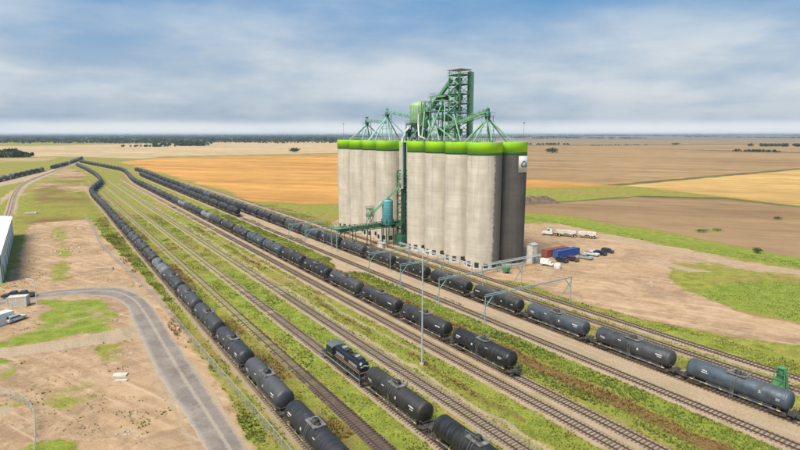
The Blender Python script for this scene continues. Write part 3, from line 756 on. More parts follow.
def make_tank_car():
    t = thing('tank_car', '', 'tank car', (0, 0, 0), 0)
    body = ellipse_tank(TL, TR, 40, ZC).build('tank', M['tank'], t)
    m = MB()
    for x in (-TL / 2 + .78, -TL / 4, -1.05, 1.05, TL / 4, TL / 2 - .78): m.lathe([(TR + .004, -.04), (TR + .02, -.03), (TR + .02, .03), (TR + .004, .04)], (x, 0, ZC), 40, 'x')
    m.build('band', M['tank'], body)
    # manway platform
    pf = MB(); zt = ZC + TR
    for y in (-.95, .95): pf.beam((-1.5, y, zt + .02), (1.5, y, zt + .02), .09, .1)
    for x in (-1.5, -.75, .75, 1.5): pf.beam((x, -.95, zt + .02), (x, .95, zt + .02), .08, .09)
    for y in (-.75, .75): pf.box((0, y, zt + .07), (3.0, .42, .05))
    for x in (-1.2, 1.2): pf.box((x, 0, zt + .072), (.6, 1.9, .05))
    plat = pf.build('platform', M['sill'], t)
    rl = MB()
    for y in (-.95, .95):
        rl.tube((-1.5, y, zt + 1.0), (1.5, y, zt + 1.0), .03, n=5); rl.tube((-1.5, y, zt + .55), (1.5, y, zt + .55), .022, n=5)
        for x in (-1.5, -.5, .5, 1.5): rl.tube((x, y, zt + .05), (x, y, zt + 1.0), .028, n=5)
    rl.build('guard_rail', M['sill'], plat)
    MB().lathe([(0, .62), (.42, .6), (.5, .52), (.5, -.1)], (0, 0, zt), 16).build('valve_housing', M['black'], t)
    MB().lathe([(0, .36), (.3, .34), (.34, .28), (.34, -.1)], (.95, 0, zt), 14).build('manway', M['black'], t)
    for y in (-1, 1):
      if True:
        ld = MB()
        for x in (-.24, .24): ld.pipe([(x, y * (TR + .22), RAIL_TOP + .55), (x, y * (TR + .22), ZC + .3), (x, y * (TR * .72 + .2), ZC + TR * .72 + .1), (x, y * .95, zt + .05)], .025, 5)
        for k in range(8): ld.tube((-.24, y * (TR + .22), RAIL_TOP + .75 + k * .3), (.24, y * (TR + .22), RAIL_TOP + .75 + k * .3), .018, n=4)
        ld.build('ladder', M['sill'], t)
        sl = MB().beam((-TL / 2 + 1.0, y * 1.38, RAIL_TOP + 1.12), (TL / 2 - 1.0, y * 1.38, RAIL_TOP + 1.12), .07, .2)
        for k in range(7): x = -6.6 + k * 2.2; sl.beam((x, y * 1.36, RAIL_TOP + 1.12), (x, y * 1.05, ZC - 1.2), .07)
        sl.build('side_sill', M['sill'], t)
        st = MB()
        for x in (-6.9, -4.3, -1.9, 1.9, 4.3, 6.9): st.box((x, y * 1.425, RAIL_TOP + 1.12), (.46, .015, .13))
        tag(st.build('reflector_stripes', M['yellow'], t), kind='stuff')
      for vi, blocks in enumerate(STENCILS):
        mk = MB()      # stencilled lettering blocks, too small to read
        for x0, w, z, h in blocks:
            nseg = max(2, int(w / .17))
            for q in range(nseg):
                a = math.asin(z / TR); xx = x0 + q * w / nseg; ww = w / nseg * .62
                vs = [(xx + dx_, y * (TR + .012) * math.cos(a + da), ZC + (TR + .012) * math.sin(a + da)) for dx_, da in ((0, -h / 2 / TR), (ww, -h / 2 / TR), (ww, h / 2 / TR), (0, h / 2 / TR))]
                mk.add(vs, [(0, 1, 2, 3) if y < 0 else (3, 2, 1, 0)])
        me_ = mk.mesh('stencil_marks', M['mark']); STENCIL_MESH.setdefault(y, []).append(me_)
      sm_ = tag(link('stencil_marks', STENCIL_MESH[y][0], body), kind='stuff'); sm_['side'] = y
    for e in (-1, 1):
        uf = MB().box((e * (TL / 2 - .6), 0, RAIL_TOP + .86), (3.4, .6, .38))
        uf.box((e * (TL / 2 - 1.55), 0, RAIL_TOP + 1.15), (.5, 2.5, .45)); uf.box((e * (TL / 2 - .1 + .35), 0, RAIL_TOP + 1.02), (.9, 2.9, .09))
        uf.beam((e * (TL / 2 + .72), -1.45, RAIL_TOP + .95), (e * (TL / 2 + .72), 1.45, RAIL_TOP + .95), .1, .3)
        un = uf.build('end_sill', M['under'], t)
        hr = MB()
        for y in (-1.42, 1.42):
            for x in (.0, .7): hr.tube((e * (TL / 2 + x), y, RAIL_TOP + 1.05), (e * (TL / 2 + x), y, RAIL_TOP + 2.15), .025, n=5)
            hr.tube((e * (TL / 2), y, RAIL_TOP + 2.15), (e * (TL / 2 + .7), y, RAIL_TOP + 2.15), .025, n=5)
        hr.tube((e * (TL / 2 + .7), -1.42, RAIL_TOP + 2.15), (e * (TL / 2 + .7), 1.42, RAIL_TOP + 2.15), .025, n=5)
        for y in (-.5, .5): hr.tube((e * (TL / 2 + .7), y, RAIL_TOP + 1.05), (e * (TL / 2 + .7), y, RAIL_TOP + 2.15), .02, n=4)
        hr.build('end_railing', M['sill'], un)
        MB().box((e * (PITCH_M / 2 - .42), 0, RAIL_TOP + .86), (.84, .26, .3)).box((e * (PITCH_M / 2 - .12), 0, RAIL_TOP + .86), (.22, .46, .42)).build('coupler', M['under'], t)
        bx = e * (TL / 2 - 1.75); bg_ = MB()
        for y in (-1.0, 1.0):
            bg_.prism([(bx - 1.25, RAIL_TOP + .42), (bx - .5, RAIL_TOP + .2), (bx + .5, RAIL_TOP + .2), (bx + 1.25, RAIL_TOP + .42), (bx + 1.25, RAIL_TOP + .62), (bx + .4, RAIL_TOP + .74), (bx - .4, RAIL_TOP + .74), (bx - 1.25, RAIL_TOP + .62)], y - .09, y + .09)
        bg_.box((bx, 0, RAIL_TOP + .5), (.4, 2.0, .3))
        bo = bg_.build('bogie', M['under'], t)
        for dx_ in (-.88, .88):
            ws = MB()
            for y in (-.755, .755): ws.lathe([(0, -.07), (.44, -.07), (.455, 0), (.44, .07), (0, .07)], (bx + dx_, y, RAIL_TOP + .455), 16, 'y')
            ws.tube((bx + dx_, -.75, RAIL_TOP + .455), (bx + dx_, .75, RAIL_TOP + .455), .08, n=6)
            ws.build('wheelset', M['under'], bo)
    MB().lathe([(0, -.03), (.28, -.03), (.28, .03), (0, .03)], (TL / 2 + .78, .45, RAIL_TOP + 1.7), 14, 'x').build('brake_wheel', M['under'], t)
    bv = MB().lathe([(0, -1.0), (.28, -.95), (.32, -.4), (.32, 0)], (0, 0, ZC - TR + .2), 12); bv.build('bottom_valve', M['under'], t)
    return t


def make_far_car():
    t = thing('tank_car', '', 'tank car', (0, 0, 0), 0)
    ellipse_tank(TL, TR, 24, ZC).build('tank', M['tank'], t); zt = ZC + TR
    pf = MB().box((0, 0, zt + .05), (3.0, 1.9, .1))
    for y in (-.95, .95):
        pf.beam((-1.5, y, zt + 1.0), (1.5, y, zt + 1.0), .06)
        for x in (-1.5, 0, 1.5): pf.beam((x, y, zt), (x, y, zt + 1.0), .06)
    pf.build('platform', M['sill'], t)
    MB().lathe([(0, .62), (.5, .52), (.5, -.1)], (0, 0, zt), 10).build('valve_housing', M['black'], t)
    for e in (-1, 1):
        MB().box((e * (TL / 2 - .3), 0, RAIL_TOP + .95), (3.6, 2.4, .4)).box((e * (PITCH_M / 2 - .3), 0, RAIL_TOP + .86), (.6, .35, .35)).build('end_sill', M['under'], t)
        bo = MB().box((e * (TL / 2 - 1.75), 0, RAIL_TOP + .5), (2.4, 2.1, .45))
        for dx_ in (-.88, .88):
            for y in (-.755, .755): bo.lathe([(0, -.07), (.455, -.07), (.455, .07), (0, .07)], (e * (TL / 2 - 1.75) + dx_, y, RAIL_TOP + .455), 10, 'y')
        bo.build('bogie', M['under'], t)
    for y in (-1, 1): MB().beam((-TL / 2 + 1, y * 1.38, RAIL_TOP + 1.12), (TL / 2 - 1, y * 1.38, RAIL_TOP + 1.12), .07, .2).build('side_sill', M['sill'], t)
    return t


near_car = make_tank_car(); far_car = make_far_car(); note(None); used = {near_car: False, far_car: False}
SHADES = {'black': (.008, .0085, .010), 'dark slate': (.016, .0175, .021), 'slate grey': (.042, .045, .052), 'blue-grey': (.05, .075, .10), 'brownish black': (.022, .018, .016), 'pale grey': (.20, .215, .235)}
ORD = ['first', 'second', 'third', 'fourth', 'fifth', 'sixth', 'seventh', 'eighth', 'ninth', 'tenth', 'eleventh', 'twelfth', 'thirteenth', 'fourteenth', 'fifteenth', 'sixteenth', 'seventeenth', 'eighteenth', 'nineteenth', 'twentieth']


def ordinal(i):
    if i < 20: return ORD[i]
    t = {2: 'twenty', 3: 'thirty', 4: 'forty'}[(i + 1) // 10]; r = (i + 1) % 10
    return (t + '-' + ORD[r - 1]) if r else {2: 'twentieth', 3: 'thirtieth', 4: 'fortieth'}[(i + 1) // 10]


def place_car(p, rz, shade, label, group):
    proto = near_car if Vector((p.x, p.y)).length < 265 else far_car
    c = proto if not used[proto] else copy_tree(proto); used[proto] = True
    c.location = (p.x, p.y, 0); c.rotation_euler = (0, 0, rz + random.choice((0, math.pi)))
    var_ = random.choice((0, 0, 1, 1, 2, 3)); tag(c, label, 'tank car', group); kv = random.uniform(.8, 1.2); rgb = [v * kv for v in SHADES[shade]]
    for k in c_children(c):
        if k.name.startswith('tank'): 
            k.color = rgb + [1]
            for g in c_children(k):
                g.color = rgb + [1]
                if g.name.startswith('stencil'): g.data = STENCIL_MESH[g['side']][var_]
    return c


def c_children(c):
    return NEWKIDS.get(c.name) or kids(c)


NEWKIDS = {}
def copy_tree(o, parent=None):
    c = o.copy(); col.objects.link(c)
    if parent: c.parent = parent
    NEWKIDS[c.name] = [copy_tree(k, c) for k in kids(o)]
    return c


def train(path, start, end, shades, label, group, weights=None, named=None, skip=()):
    """cars at one pitch along a track from path length start to end, nearest first"""
    q = resample(path, .5); i = 0; s = start + PITCH_M / 2
    while s + PITCH_M / 2 < end and int((s + 7) / .5) < len(q):
        a, b = q[int((s - 6.4) / .5)], q[int((s + 6.4) / .5)]; mid_ = (a + b) / 2; t = a - b
        if i not in skip:
            sh = (named or {}).get(i) or random.choices(shades, weights)[0]
            place_car(mid_, math.atan2(t.y, t.x), sh, label(sh, i), group)
        i += 1; s += PITCH_M
    return i


train(left_path, 40.0 - 30 - 9.6 + 5.5, 900, ['dark slate', 'slate grey', 'brownish black', 'black', 'pale grey'],
      lambda sh, i: f'{sh} tank car, {ordinal(i)} from the near end of the left row', 'tank cars of the left row', [4, 5, 3, 1, 1.5], {0: 'black', 1: 'dark slate', 2: 'slate grey', 3: 'slate grey', 4: 'slate grey', 7: 'pale grey'})
train(mid_path, 65.2 - 20, 1100, ['dark slate', 'slate grey', 'brownish black', 'black', 'pale grey'],
      lambda sh, i: f'{sh} tank car, {ordinal(i)} from the near end of the middle row', 'tank cars of the middle row', [4, 4, 3, 2, 1.2], {0: 'black', 1: 'dark slate', 2: 'dark slate', 3: 'slate grey', 4: 'dark slate', 5: 'dark slate', 6: 'blue-grey', 7: 'blue-grey', 14: 'pale grey'})
train(right_path, 10.2 - 8, 720, ['dark slate', 'slate grey', 'black', 'blue-grey'],
      lambda sh, i: f'{sh} tank car, {ordinal(i)} from the near end of the right row', 'tank cars of the right row', [4, 4, 2, 2], {0: 'blue-grey', 1: 'blue-grey', 2: 'slate grey', 3: 'blue-grey', 4: 'black', 5: 'black', 6: 'black', 7: 'dark slate'})
siding = [P(10, W1), P(300, W1), P(500, W1), P(660, W1 + .6)]
train(siding, 279, 640, ['dark slate', 'brownish black', 'black'],
      lambda sh, i: f'{sh} tank car, {ordinal(i)} of the short far row beside the orange field', 'tank cars of the far siding', [4, 3, 3])
train(straight(W8, 10, 300), 10.0, 69, ['black'], lambda sh, i: f'black tank car coupled {ordinal(2 - i)} behind the locomotive', 'tank cars behind the locomotive', None, {2: 'brownish black', 1: 'black', 0: 'dark slate'})
wq = resample(west_path, 1.0); wl = min(range(len(wq)), key=lambda i: (wq[i] - G(-30, 187)).length)
train(west_path, wl, wl + 560, ['pale grey', 'dark slate', 'slate grey', 'black'],
      lambda sh, i: f'{sh} tank car, {ordinal(i)} from the left edge on the far left track', 'tank cars on the far left track', [6, 2, 4, 1], None, (11, 12, 19))
for k_, o in (('near', near_car), ('far', far_car)): assert used[o]

# ------------------------------------------------------------------ locomotive
def make_loco():
    t = thing('locomotive', 'black diesel locomotive with orange stripes and pale walkway railings', 'locomotive', P(85.6, W8), RZ)
    z0 = RAIL_TOP
    fr = MB().box((0, 0, z0 + 1.25), (15.6, 3.05, .3)).box((0, 0, z0 + .95), (15.0, 1.4, .4))
    fr.build('frame', M['black'], t)
    for y in (-1, 1): MB().box((0, y * 1.545, z0 + 1.27), (15.6, .02, .14)).build('walkway_edge', M['galv'], t)
    ft = MB().prism([(-2.4, z0 + 1.0), (-2.4, z0 + .45), (-2.1, z0 + .3), (2.1, z0 + .3), (2.4, z0 + .45), (2.4, z0 + 1.0)], -1.35, 1.35); ft.build('fuel_tank', M['under'], t)
    # long hood towards the camera, cab at the far end
    prof = [(-1.05, 1.4), (-1.05, 3.35), (-.92, 3.75), (-.55, 4.05), (.55, 4.05), (.92, 3.75), (1.05, 3.35), (1.05, 1.4)]
    hd = MB(); n = len(prof)
    hd.add([(x, y * k, z0 + z - dz_) for x, k, dz_ in ((-3.0, 1, 0), (6.6, 1, 0), (6.95, .9, .18)) for y, z in prof], [tuple(range(n))[::-1], tuple(range(2 * n, 3 * n))] + [(j * n + i, j * n + (i + 1) % n, (j + 1) * n + (i + 1) % n, (j + 1) * n + i) for j in (0, 1) for i in range(n)])
    hood = hd.build('hood', M['hood'], t)
    for y in (-1, 1):
        MB().box((2.1, y * 1.065, z0 + 2.05), (9.5, .03, .13)).build('stripe', M['orange'], hood)
        MB().box((2.1, y * 1.065, z0 + 2.42), (9.5, .028, .07)).build('stripe', M['orange'], hood)
        dv = MB()
        for k in range(11): dv.box((-2.2 + k * .85, y * 1.065, z0 + 3.1), (.06, .03, .95))
        tag(dv.build('door_seams', M['black'], hood), kind='stuff')
    for x0, x1 in ((2.7, 6.1), (-2.3, 1.2)):                # raised radiator and brake housings with fans
        MB().box(((x0 + x1) / 2, 0, z0 + 4.16), (x1 - x0, 1.5, .3), top=.86, topx=.95).build('roof_housing', M['hood'], hood)
        for k in range(3):
            MB().lathe([(0, .02), (.4, .02), (.46, .14), (.52, .14), (.52, -.05)], (x0 + .65 + k * (x1 - x0 - 1.3) / 2, 0, z0 + 4.31), 18).build('radiator_fan', M['grey' if k == 1 else 'black'], hood)
        for y in (-1, 1): MB().box(((x0 + x1) / 2, y * 1.062, z0 + 3.0), (x1 - x0 - .4, .03, .55)).build('grille', M['grey'], hood)
    MB().box((1.95, 0, z0 + 4.22), (.8, .5, .45)).build('exhaust_stack', M['black'], hood)
    MB().box((6.97, 0, z0 + 3.35), (.06, .55, .25)).build('headlight', M['mark'], hood)
    for y in (-.62, .62): MB().box((6.97, y, z0 + 3.2), (.05, .42, .22)).build('number_board', M['mark'], hood)
    MB().box((6.97, 0, z0 + 2.1), (.03, 1.8, .2)).build('stripe', M['orange'], hood)
    cab = MB().box((-4.25, 0, z0 + 2.56), (2.4, 2.9, 2.32)).build('cab', M['hood'], t)
    m = MB(); pr_ = [(-1.52, 3.72), (-1.2, 3.95), (-.5, 4.08), (.5, 4.08), (1.2, 3.95), (1.52, 3.72)]
    m.add([(x, y, z0 + z) for x in (-5.6, -2.95) for y, z in pr_], [tuple(range(6)), tuple(range(6, 12))[::-1]] + [(i, 6 + i, 6 + (i + 1) % 6, (i + 1) % 6) for i in range(6)]); m.build('cab_roof', M['cabroof'], cab)
    for y in (-1, 1):
        for x in (-4.8, -3.7): MB().box((x, y * 1.452, z0 + 3.2), (.8, .03, .65)).build('window', M['glass'], cab)
        MB().box((-4.25, y * 1.452, z0 + 2.1), (2.3, .026, .12)).build('stripe', M['orange'], cab)
    for y in (-1.05, 1.05): MB().box((-5.458, y, z0 + 3.25), (.03, .6, .6)).build('window', M['glass'], cab)
    MB().box((-6.3, 0, z0 + 2.1), (1.7, 1.9, 1.5), top=.84, topx=.86).build('nose', M['hood'], t)
    for y in (-1.48, 1.48):
        rl = MB(); xs = [-7.5, -6.3, -5.5, -2.5, -.9, .7, 2.3, 3.9, 5.5, 7.5]
        for x in xs: rl.tube((x, y, z0 + 1.35), (x, y, z0 + 2.45), .035, n=5)
        rl.tube((-7.5, y, z0 + 2.45), (-5.5, y, z0 + 2.45), .035, n=5); rl.tube((-2.5, y, z0 + 2.45), (7.5, y, z0 + 2.45), .035, n=5)
        rl.build('handrail', M['sill'], t)
    for e in (-1, 1):
        er = MB().box((e * 7.85, 0, z0 + .95), (.12, 3.0, 1.0))
        er.build('pilot', M['black'], t)
        h2 = MB()
        for y in (-1.48, -.5, .5, 1.48): h2.tube((e * 7.75, y, z0 + 1.4), (e * 7.75, y, z0 + 2.45), .035, n=5)
        h2.tube((e * 7.75, -1.48, z0 + 2.45), (e * 7.75, -.5, z0 + 2.45), .035, n=5); h2.tube((e * 7.75, .5, z0 + 2.45), (e * 7.75, 1.48, z0 + 2.45), .035, n=5)
        h2.build('end_rail', M['sill'], t)
        for y in (-1, 1):
            sw = MB()
            for k in range(3): sw.box((e * 7.6, y * 1.4, z0 + .35 + k * .33), (.5, .35, .05))
            sw.build('steps', M['sill'], t)
        MB().box((e * 8.2, 0, z0 + .86), (.8, .3, .35)).build('coupler', M['under'], t)
        bx = e * 4.8; bo = MB()
        for y in (-1.05, 1.05): bo.prism([(bx - 1.9, z0 + .45), (bx - .8, z0 + .25), (bx + .8, z0 + .25), (bx + 1.9, z0 + .45), (bx + 1.9, z0 + .8), (bx - 1.9, z0 + .8)], y - .1, y + .1)
        bg2 = bo.box((bx, 0, z0 + .6), (2.6, 1.9, .4)).build('bogie', M['under'], t)
        for dx_ in (-1.35, 1.35):
            ws = MB()
            for y in (-.755, .755): ws.lathe([(0, -.07), (.5, -.07), (.51, 0), (.5, .07), (0, .07)], (bx + dx_, y, z0 + .51), 18, 'y')
            ws.build('wheelset', M['under'], bg2)


make_loco()

# ------------------------------------------------------------------ grain elevator: local x = -a along the tracks, y away from them
R = 5.89; D2 = 2 * R; HT = 42.3; SE, WE = 133.8, 123.7
def L(a, y, z): return Vector((-a, y, z))


def etag(name, label, cat, group=None): return thing(name, label, cat, P(SE, WE), RZ, group)


elev = etag('grain_elevator', 'grain elevator of pale concrete silos with lime green band around the top', 'grain elevator')
wallm = MB().lathe([(R, 0), (R, 38.1)], n=72).mesh('silo', M['concrete']); walls = MB().lathe([(R, 0), (R, 38.1)], n=72).mesh('silo', M['concrete_flank']); walld = MB().lathe([(R, 0), (R, 38.1)], n=72).mesh('silo', M['concrete_dark'])
lime_me = MB().lathe([(R, 38.95), (R + .04, 38.95), (R + .04, HT)], n=72).mesh('lime_band', M['lime'])
grn_me = MB().lathe([(R, 38.05), (R + .02, 38.05), (R + .02, 38.95)], n=72).mesh('green_band', M['bandgreen'])
roof_me = MB().lathe([(R + .04, HT), (R - .25, HT), (R - .25, HT - .25), (0, HT - .1)], n=72).mesh('silo_roof', M['roofc'])
rl = MB()
for a0, a1 in ((0, 2 * math.pi),):
    for z in (.55, 1.1):
        for i in range(24): t0, t1 = a0 + (a1 - a0) * i / 24, a0 + (a1 - a0) * (i + 1) / 24; rl.tube(((R - .1) * math.cos(t0), (R - .1) * math.sin(t0), HT + z), ((R - .1) * math.cos(t1), (R - .1) * math.sin(t1), HT + z), .022, n=4, caps=False)
    for i in range(24): t0 = a0 + (a1 - a0) * i / 24; rl.tube(((R - .1) * math.cos(t0), (R - .1) * math.sin(t0), HT), ((R - .1) * math.cos(t0), (R - .1) * math.sin(t0), HT + 1.1), .025, n=4)
rail_me = rl.mesh('roof_railing', M['galv'])
door_me = MB().box((0, 0, 1.15), (.12, 1.5, 2.3)).mesh('base_door', M['black']); pad_me = MB().lathe([(R + .35, 0), (R + .35, .5), (R, .5)], n=48).mesh('footing', M['roofc'])
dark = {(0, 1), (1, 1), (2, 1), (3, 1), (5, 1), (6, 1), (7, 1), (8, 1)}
for k in (0, 1, 2, 3, 5, 6, 7, 8):
    for r in (0, 1):
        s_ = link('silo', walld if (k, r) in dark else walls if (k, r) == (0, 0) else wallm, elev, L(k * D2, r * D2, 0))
        link('lime_band', lime_me, s_); link('green_band', grn_me, s_); link('silo_roof', roof_me, s_); link('roof_railing', rail_me, s_); link('footing', pad_me, s_)
        for ang in ((-150, -120, -90, -60, -30, 0) if r == 0 else (-20, 10)):
            t_ = math.radians(ang); link('base_door', door_me, s_, (math.cos(t_) * (R - .02), math.sin(t_) * (R - .02), 0), t_)
core = MB().box((-4 * D2, R + 1.5, 20), (D2 + 1.0, D2 + 1.0, 40)); core.build('headhouse_core', M['concrete'], elev)
MB().box((-4 * D2, R + 1.5, 41.1), (D2 + 1.1, D2 + 1.1, 2.2)).build('core_band', M['lime'], elev)
for k in (0, 1, 2, 5, 6, 7): MB().box((-(k + .5) * D2, R, 20.5), (1.6, D2 * .9, 40.9)).build('web_wall', M['concrete'], elev)

# sign wrapped round the dark end silo
sg = etag('silo_sign', 'white sign with black lettering high on the dark end silo', 'sign')
ca = MB().lathe([(R + .06, -2.75), (R + .16, -2.75), (R + .16, 2.75), (R + .06, 2.75)], (0, D2, 34.9), 24, a0=math.radians(-15.5), a1=math.radians(54)); ca.build('sign_panel', M['white'], sg)
cu = bpy.data.curves.new('lettering', 'FONT'); cu.body = 'Ca'; cu.size = 3.0; cu.shear = .22; cu.align_x = 'LEFT'; cu.offset = .06
tmp = bpy.data.objects.new('lettering', cu); col.objects.link(tmp); bpy.context.view_layer.update()
tm = bpy.data.meshes.new_from_object(tmp.evaluated_get(bpy.context.evaluated_depsgraph_get())); bpy.data.objects.remove(tmp)
import bmesh
bm = bmesh.new(); bm.from_mesh(tm); bmesh.ops.triangulate(bm, faces=bm.faces)
for _ in range(2): bmesh.ops.subdivide_edges(bm, edges=[e for e in bm.edges if abs(e.verts[0].co.x - e.verts[1].co.x) > .25], cuts=1)
for v in bm.verts:
    ang = math.radians(-8) + v.co.x * 1.0 / R; v.co = Vector(((R + .19) * math.cos(ang), D2 + (R + .19) * math.sin(ang), 33.9 + v.co.y * 1.0))
bm.to_mesh(tm); bm.free(); tm.materials.clear(); tm.materials.append(M['black']); tm.name = 'lettering'; link('lettering', tm, sg)


# ---- steel on the roof
def frame_tower(root, a0, a1, y0, y1, z0, z1, step, mat, wdt=.28, brace=True, floors=True, name='frame'):
    xs = (a0, a1); ys = (y0, y1)
    for a in xs:
        for y in ys: MB().beam(L(a, y, z0), L(a, y, z1), wdt).build('column', mat, root)
    n = max(1, round((z1 - z0) / step)); 
    for k in range(1, n + 1):
        z = z0 + (z1 - z0) * k / n; m = MB()
        for a in xs: m.beam(L(a, y0, z), L(a, y1, z), .2, .28)
        for y in ys: m.beam(L(a0, y, z), L(a1, y, z), .2, .28)
        if floors: m.box(L((a0 + a1) / 2, (y0 + y1) / 2, z + .17), (abs(a1 - a0) + .9, abs(y1 - y0) + .9, .06))
        fl = m.build('floor', mat, root)
        if floors:
            r_ = MB(); e = .42
            c4 = [L(a0 - e, y0 - e, z), L(a1 + e, y0 - e, z), L(a1 + e, y1 + e, z), L(a0 - e, y1 + e, z)]
            for i in range(4):
                p, q = c4[i], c4[(i + 1) % 4]
                for h in (.7, 1.2): r_.tube(p + Vector((0, 0, h)), q + Vector((0, 0, h)), .04, n=4)
                for f in (0, .33, .66): c = p.lerp(q, f); r_.tube(c, c + Vector((0, 0, 1.2)), .04, n=4)
            r_.build('railing', mat, fl)
        if brace:
            zb = z0 + (z1 - z0) * (k - 1) / n; b_ = MB(); f = k % 2
            for y in ys: b_.beam(L(xs[f], y, zb), L(xs[1 - f], y, z), .13)
            for a in xs: b_.beam(L(a, ys[f], zb), L(a, ys[1 - f], z), .13)
            b_.build('brace', mat, root)


RT = HT
tw = etag('head_tower', 'tall green open steel tower with floors on the silo roof', 'tower')
frame_tower(tw, 17.2, 23.4, 3.2, 7.8, RT, 66.0, 3.4, M['green'], .3)
MB().box(L(18.6, 9.4, (RT + 67.3) / 2), (1.7, 1.6, 67.3 - RT)).build('leg_casing', M['lgreen'], tw)
for k in range(6): MB().beam(L(23.6 if k % 2 else 17.0, 2.9, RT + 2 + 3.6 * k), L(17.0 if k % 2 else 23.6, 2.9, RT + 5.6 + 3.6 * k), .16).build('brace', M['lgreen'], tw)
for z in (48, 55.5, 61.5): MB().box(L(24.4, 5.4, z), (1.6, 3.4, .12)).build('landing', M['lgreen'], tw)
for z, a, y, d in ((46, 20, 5.5, (3, 2.6, 3)), (50.5, 19, 5, (2.2, 2.2, 2.6)), (54, 21, 6, (3, 2.4, 2.4)), (58, 19.5, 5.2, (2.6, 2.2, 2.6)), (62, 21, 5.6, (2.8, 2.4, 2.2)), (64.4, 20, 5, (3.2, 2.6, 2.0))):
    MB().box(L(a, y, z), [v * .62 for v in d]).box(L(a, y, z - d[2] * .31 - .4), (d[0] * .35, d[1] * .35, .8)).build('machine', M['dgreen'], tw)
for a, y in ((18.2, 4.2), (21.8, 6.8), (20.3, 3.6)): MB().tube(L(a, y, RT), L(a, y, 64.5), .32, n=10).build('spout', M['green'], tw)
cn = MB().box(L(20.6, 5.6, 67.9), (7.6, 5.6, .22))
for a in (17.2, 23.4):
    for y in (3.3, 7.7): cn.beam(L(a, y, 66.0), L(a, y, 67.8), .2)
cn.build('canopy', M['grey'], tw)
stz = MB()
for k in range(7):
    z = RT + k * 3.38; f = k % 2; stz.beam(L(17.0 + 6 * f, 2.2, z), L(23.0 - 6 * f, 2.2, z + 3.38), .7, .18)
stz.build('stairway', M['lgreen'], tw)

lf = etag('roof_frame', 'lower green steel frame stepping up to the head tower', 'steel frame')
frame_tower(lf, 26.0, 33.0, 2.2, 8.8, RT, 59.0, 4.2, M['green'], .3)
for a, y, z, d in ((29, 5, 46, (3, 3, 3.4)), (28, 6, 51, (3.4, 2.6, 2.6)), (31, 5, 54.5, (2.4, 2.4, 2.4)), (28, 4.5, 58.5, (2.6, 2.2, 2.0))): MB().box(L(a, y, z), d).build('machine', M['dgreen'], lf)
MB().beam(L(35.5, 4.6, 55.2), L(23.5, 4.6, 65.0), 1.1, 1.2).build('inclined_conveyor', M['green'], lf)
MB().beam(L(34.5, 2.0, 58.8), L(24, 2.0, 58.8), .5, .5).build('catwalk', M['lgreen'], lf)
for p_, q_ in (((33.5, 1.4, 50), (26.5, -1.5, RT + .3)), ((30.5, 1.2, 52), (21.5, -2.5, RT + .3)), ((28, 2, 47.5), (14.5, -1.0, RT + .3))):
    MB().tube(L(*p_), L(*q_), .36, n=10).build('spout', M['lgreen'], lf)
MB().pipe([L(36.5, -1.0, 52.5), L(36.2, -1.4, 48.5), L(33.2, -3.2, 44.2), L(27.5, -4.4, 43.2)], .38, 10).build('duct', M['galv'], lf)

vs = etag('dust_collector', 'round ribbed yellow-green dust collector vessel on the silo roof', 'dust collector')
VA, VY = 44.5, 4.6
MB().lathe([(0, 57.9), (1.6, 57.7), (3.0, 56.9), (3.3, 56.4), (3.3, 48.9), (1.3, 46.6), (.5, 45.6)], tuple(L(VA, VY, 0)), 32).build('vessel', M['vessel'], vs)
for k in range(20):
    t_ = 2 * math.pi * k / 20; MB().box((-VA + 3.36 * math.cos(t_), VY + 3.36 * math.sin(t_), 52.6), (.14, .14, 7.0), t_).build('rib', M['lgreen'], vs)
for k in range(6):
    t_ = 2 * math.pi * (k + .5) / 6; MB().beam(L(VA, VY, 0) + Vector((3.2 * math.cos(t_), 3.2 * math.sin(t_), RT)), L(VA, VY, 0) + Vector((3.2 * math.cos(t_), 3.2 * math.sin(t_), 49.4)), .3).build('leg', M['dgreen'], vs)
MB().lathe([(3.1, 48.6), (4.4, 48.6), (4.4, 48.75), (3.1, 48.75)], tuple(L(VA, VY, 0)), 24).build('platform', M['dgreen'], vs)
MB().box(L(VA - 1, VY - 2, 45), (3, 2.4, 2.6)).build('fan_box', M['grey'], vs); MB().box(L(VA + 3.4, VY - 2.4, 45.4), (2.2, 2.2, 3.2)).build('fan_box', M['dgreen'], vs)
MB().pipe([L(VA + 1.5, VY - 3.4, 47.5), L(VA + 1.6, VY - 5.5, 45.8), L(VA - .6, -2.5, 44.4), L(VA - 2.2, -4.6, 43.2), L(VA - 2.6, -5.0, 41.5), L(VA - 2.8, -5.1, 23.5)], .5, 12).build('down_duct', M['galv'], vs)


frame_tower(vs, 41.2, 48.2, 1.2, 8.2, RT, 49.0, 3.3, M['dgreen'], .26)
for a, y, z, d in ((46.5, 3, 44.2, (2.2, 2.2, 3)), (42.6, 6, 44.6, (2, 2.4, 3.6)), (45, 7, 44, (2.6, 2, 2.6)), (42.3, 2.4, 46.8, (1.6, 1.6, 1.8))): MB().box(L(a, y, z), d).build('blower', M['dgreen'], vs)
MB().lathe([(0, 55.6), (.9, 55.3), (1.3, 54.6), (1.3, 50.2), (.4, 47.6)], tuple(L(39.2, 5.0, 0)), 20).build('cyclone', M['lgreen'], vs)
MB().lathe([(0, 53.8), (.7, 53.6), (1.05, 53.0), (1.05, 49.4), (.3, 47.0)], tuple(L(37.0, 3.4, 0)), 20).build('cyclone', M['green'], vs)
MB().pipe([L(39.2, 5.0, 55.4), L(37.9, 4.2, 55.8), L(37.0, 3.4, 53.6)], .35, 10).build('duct', M['lgreen'], vs)
bf = etag('bridge_frame', 'green beams and posts bridging dust collector and head tower', 'steel frame')
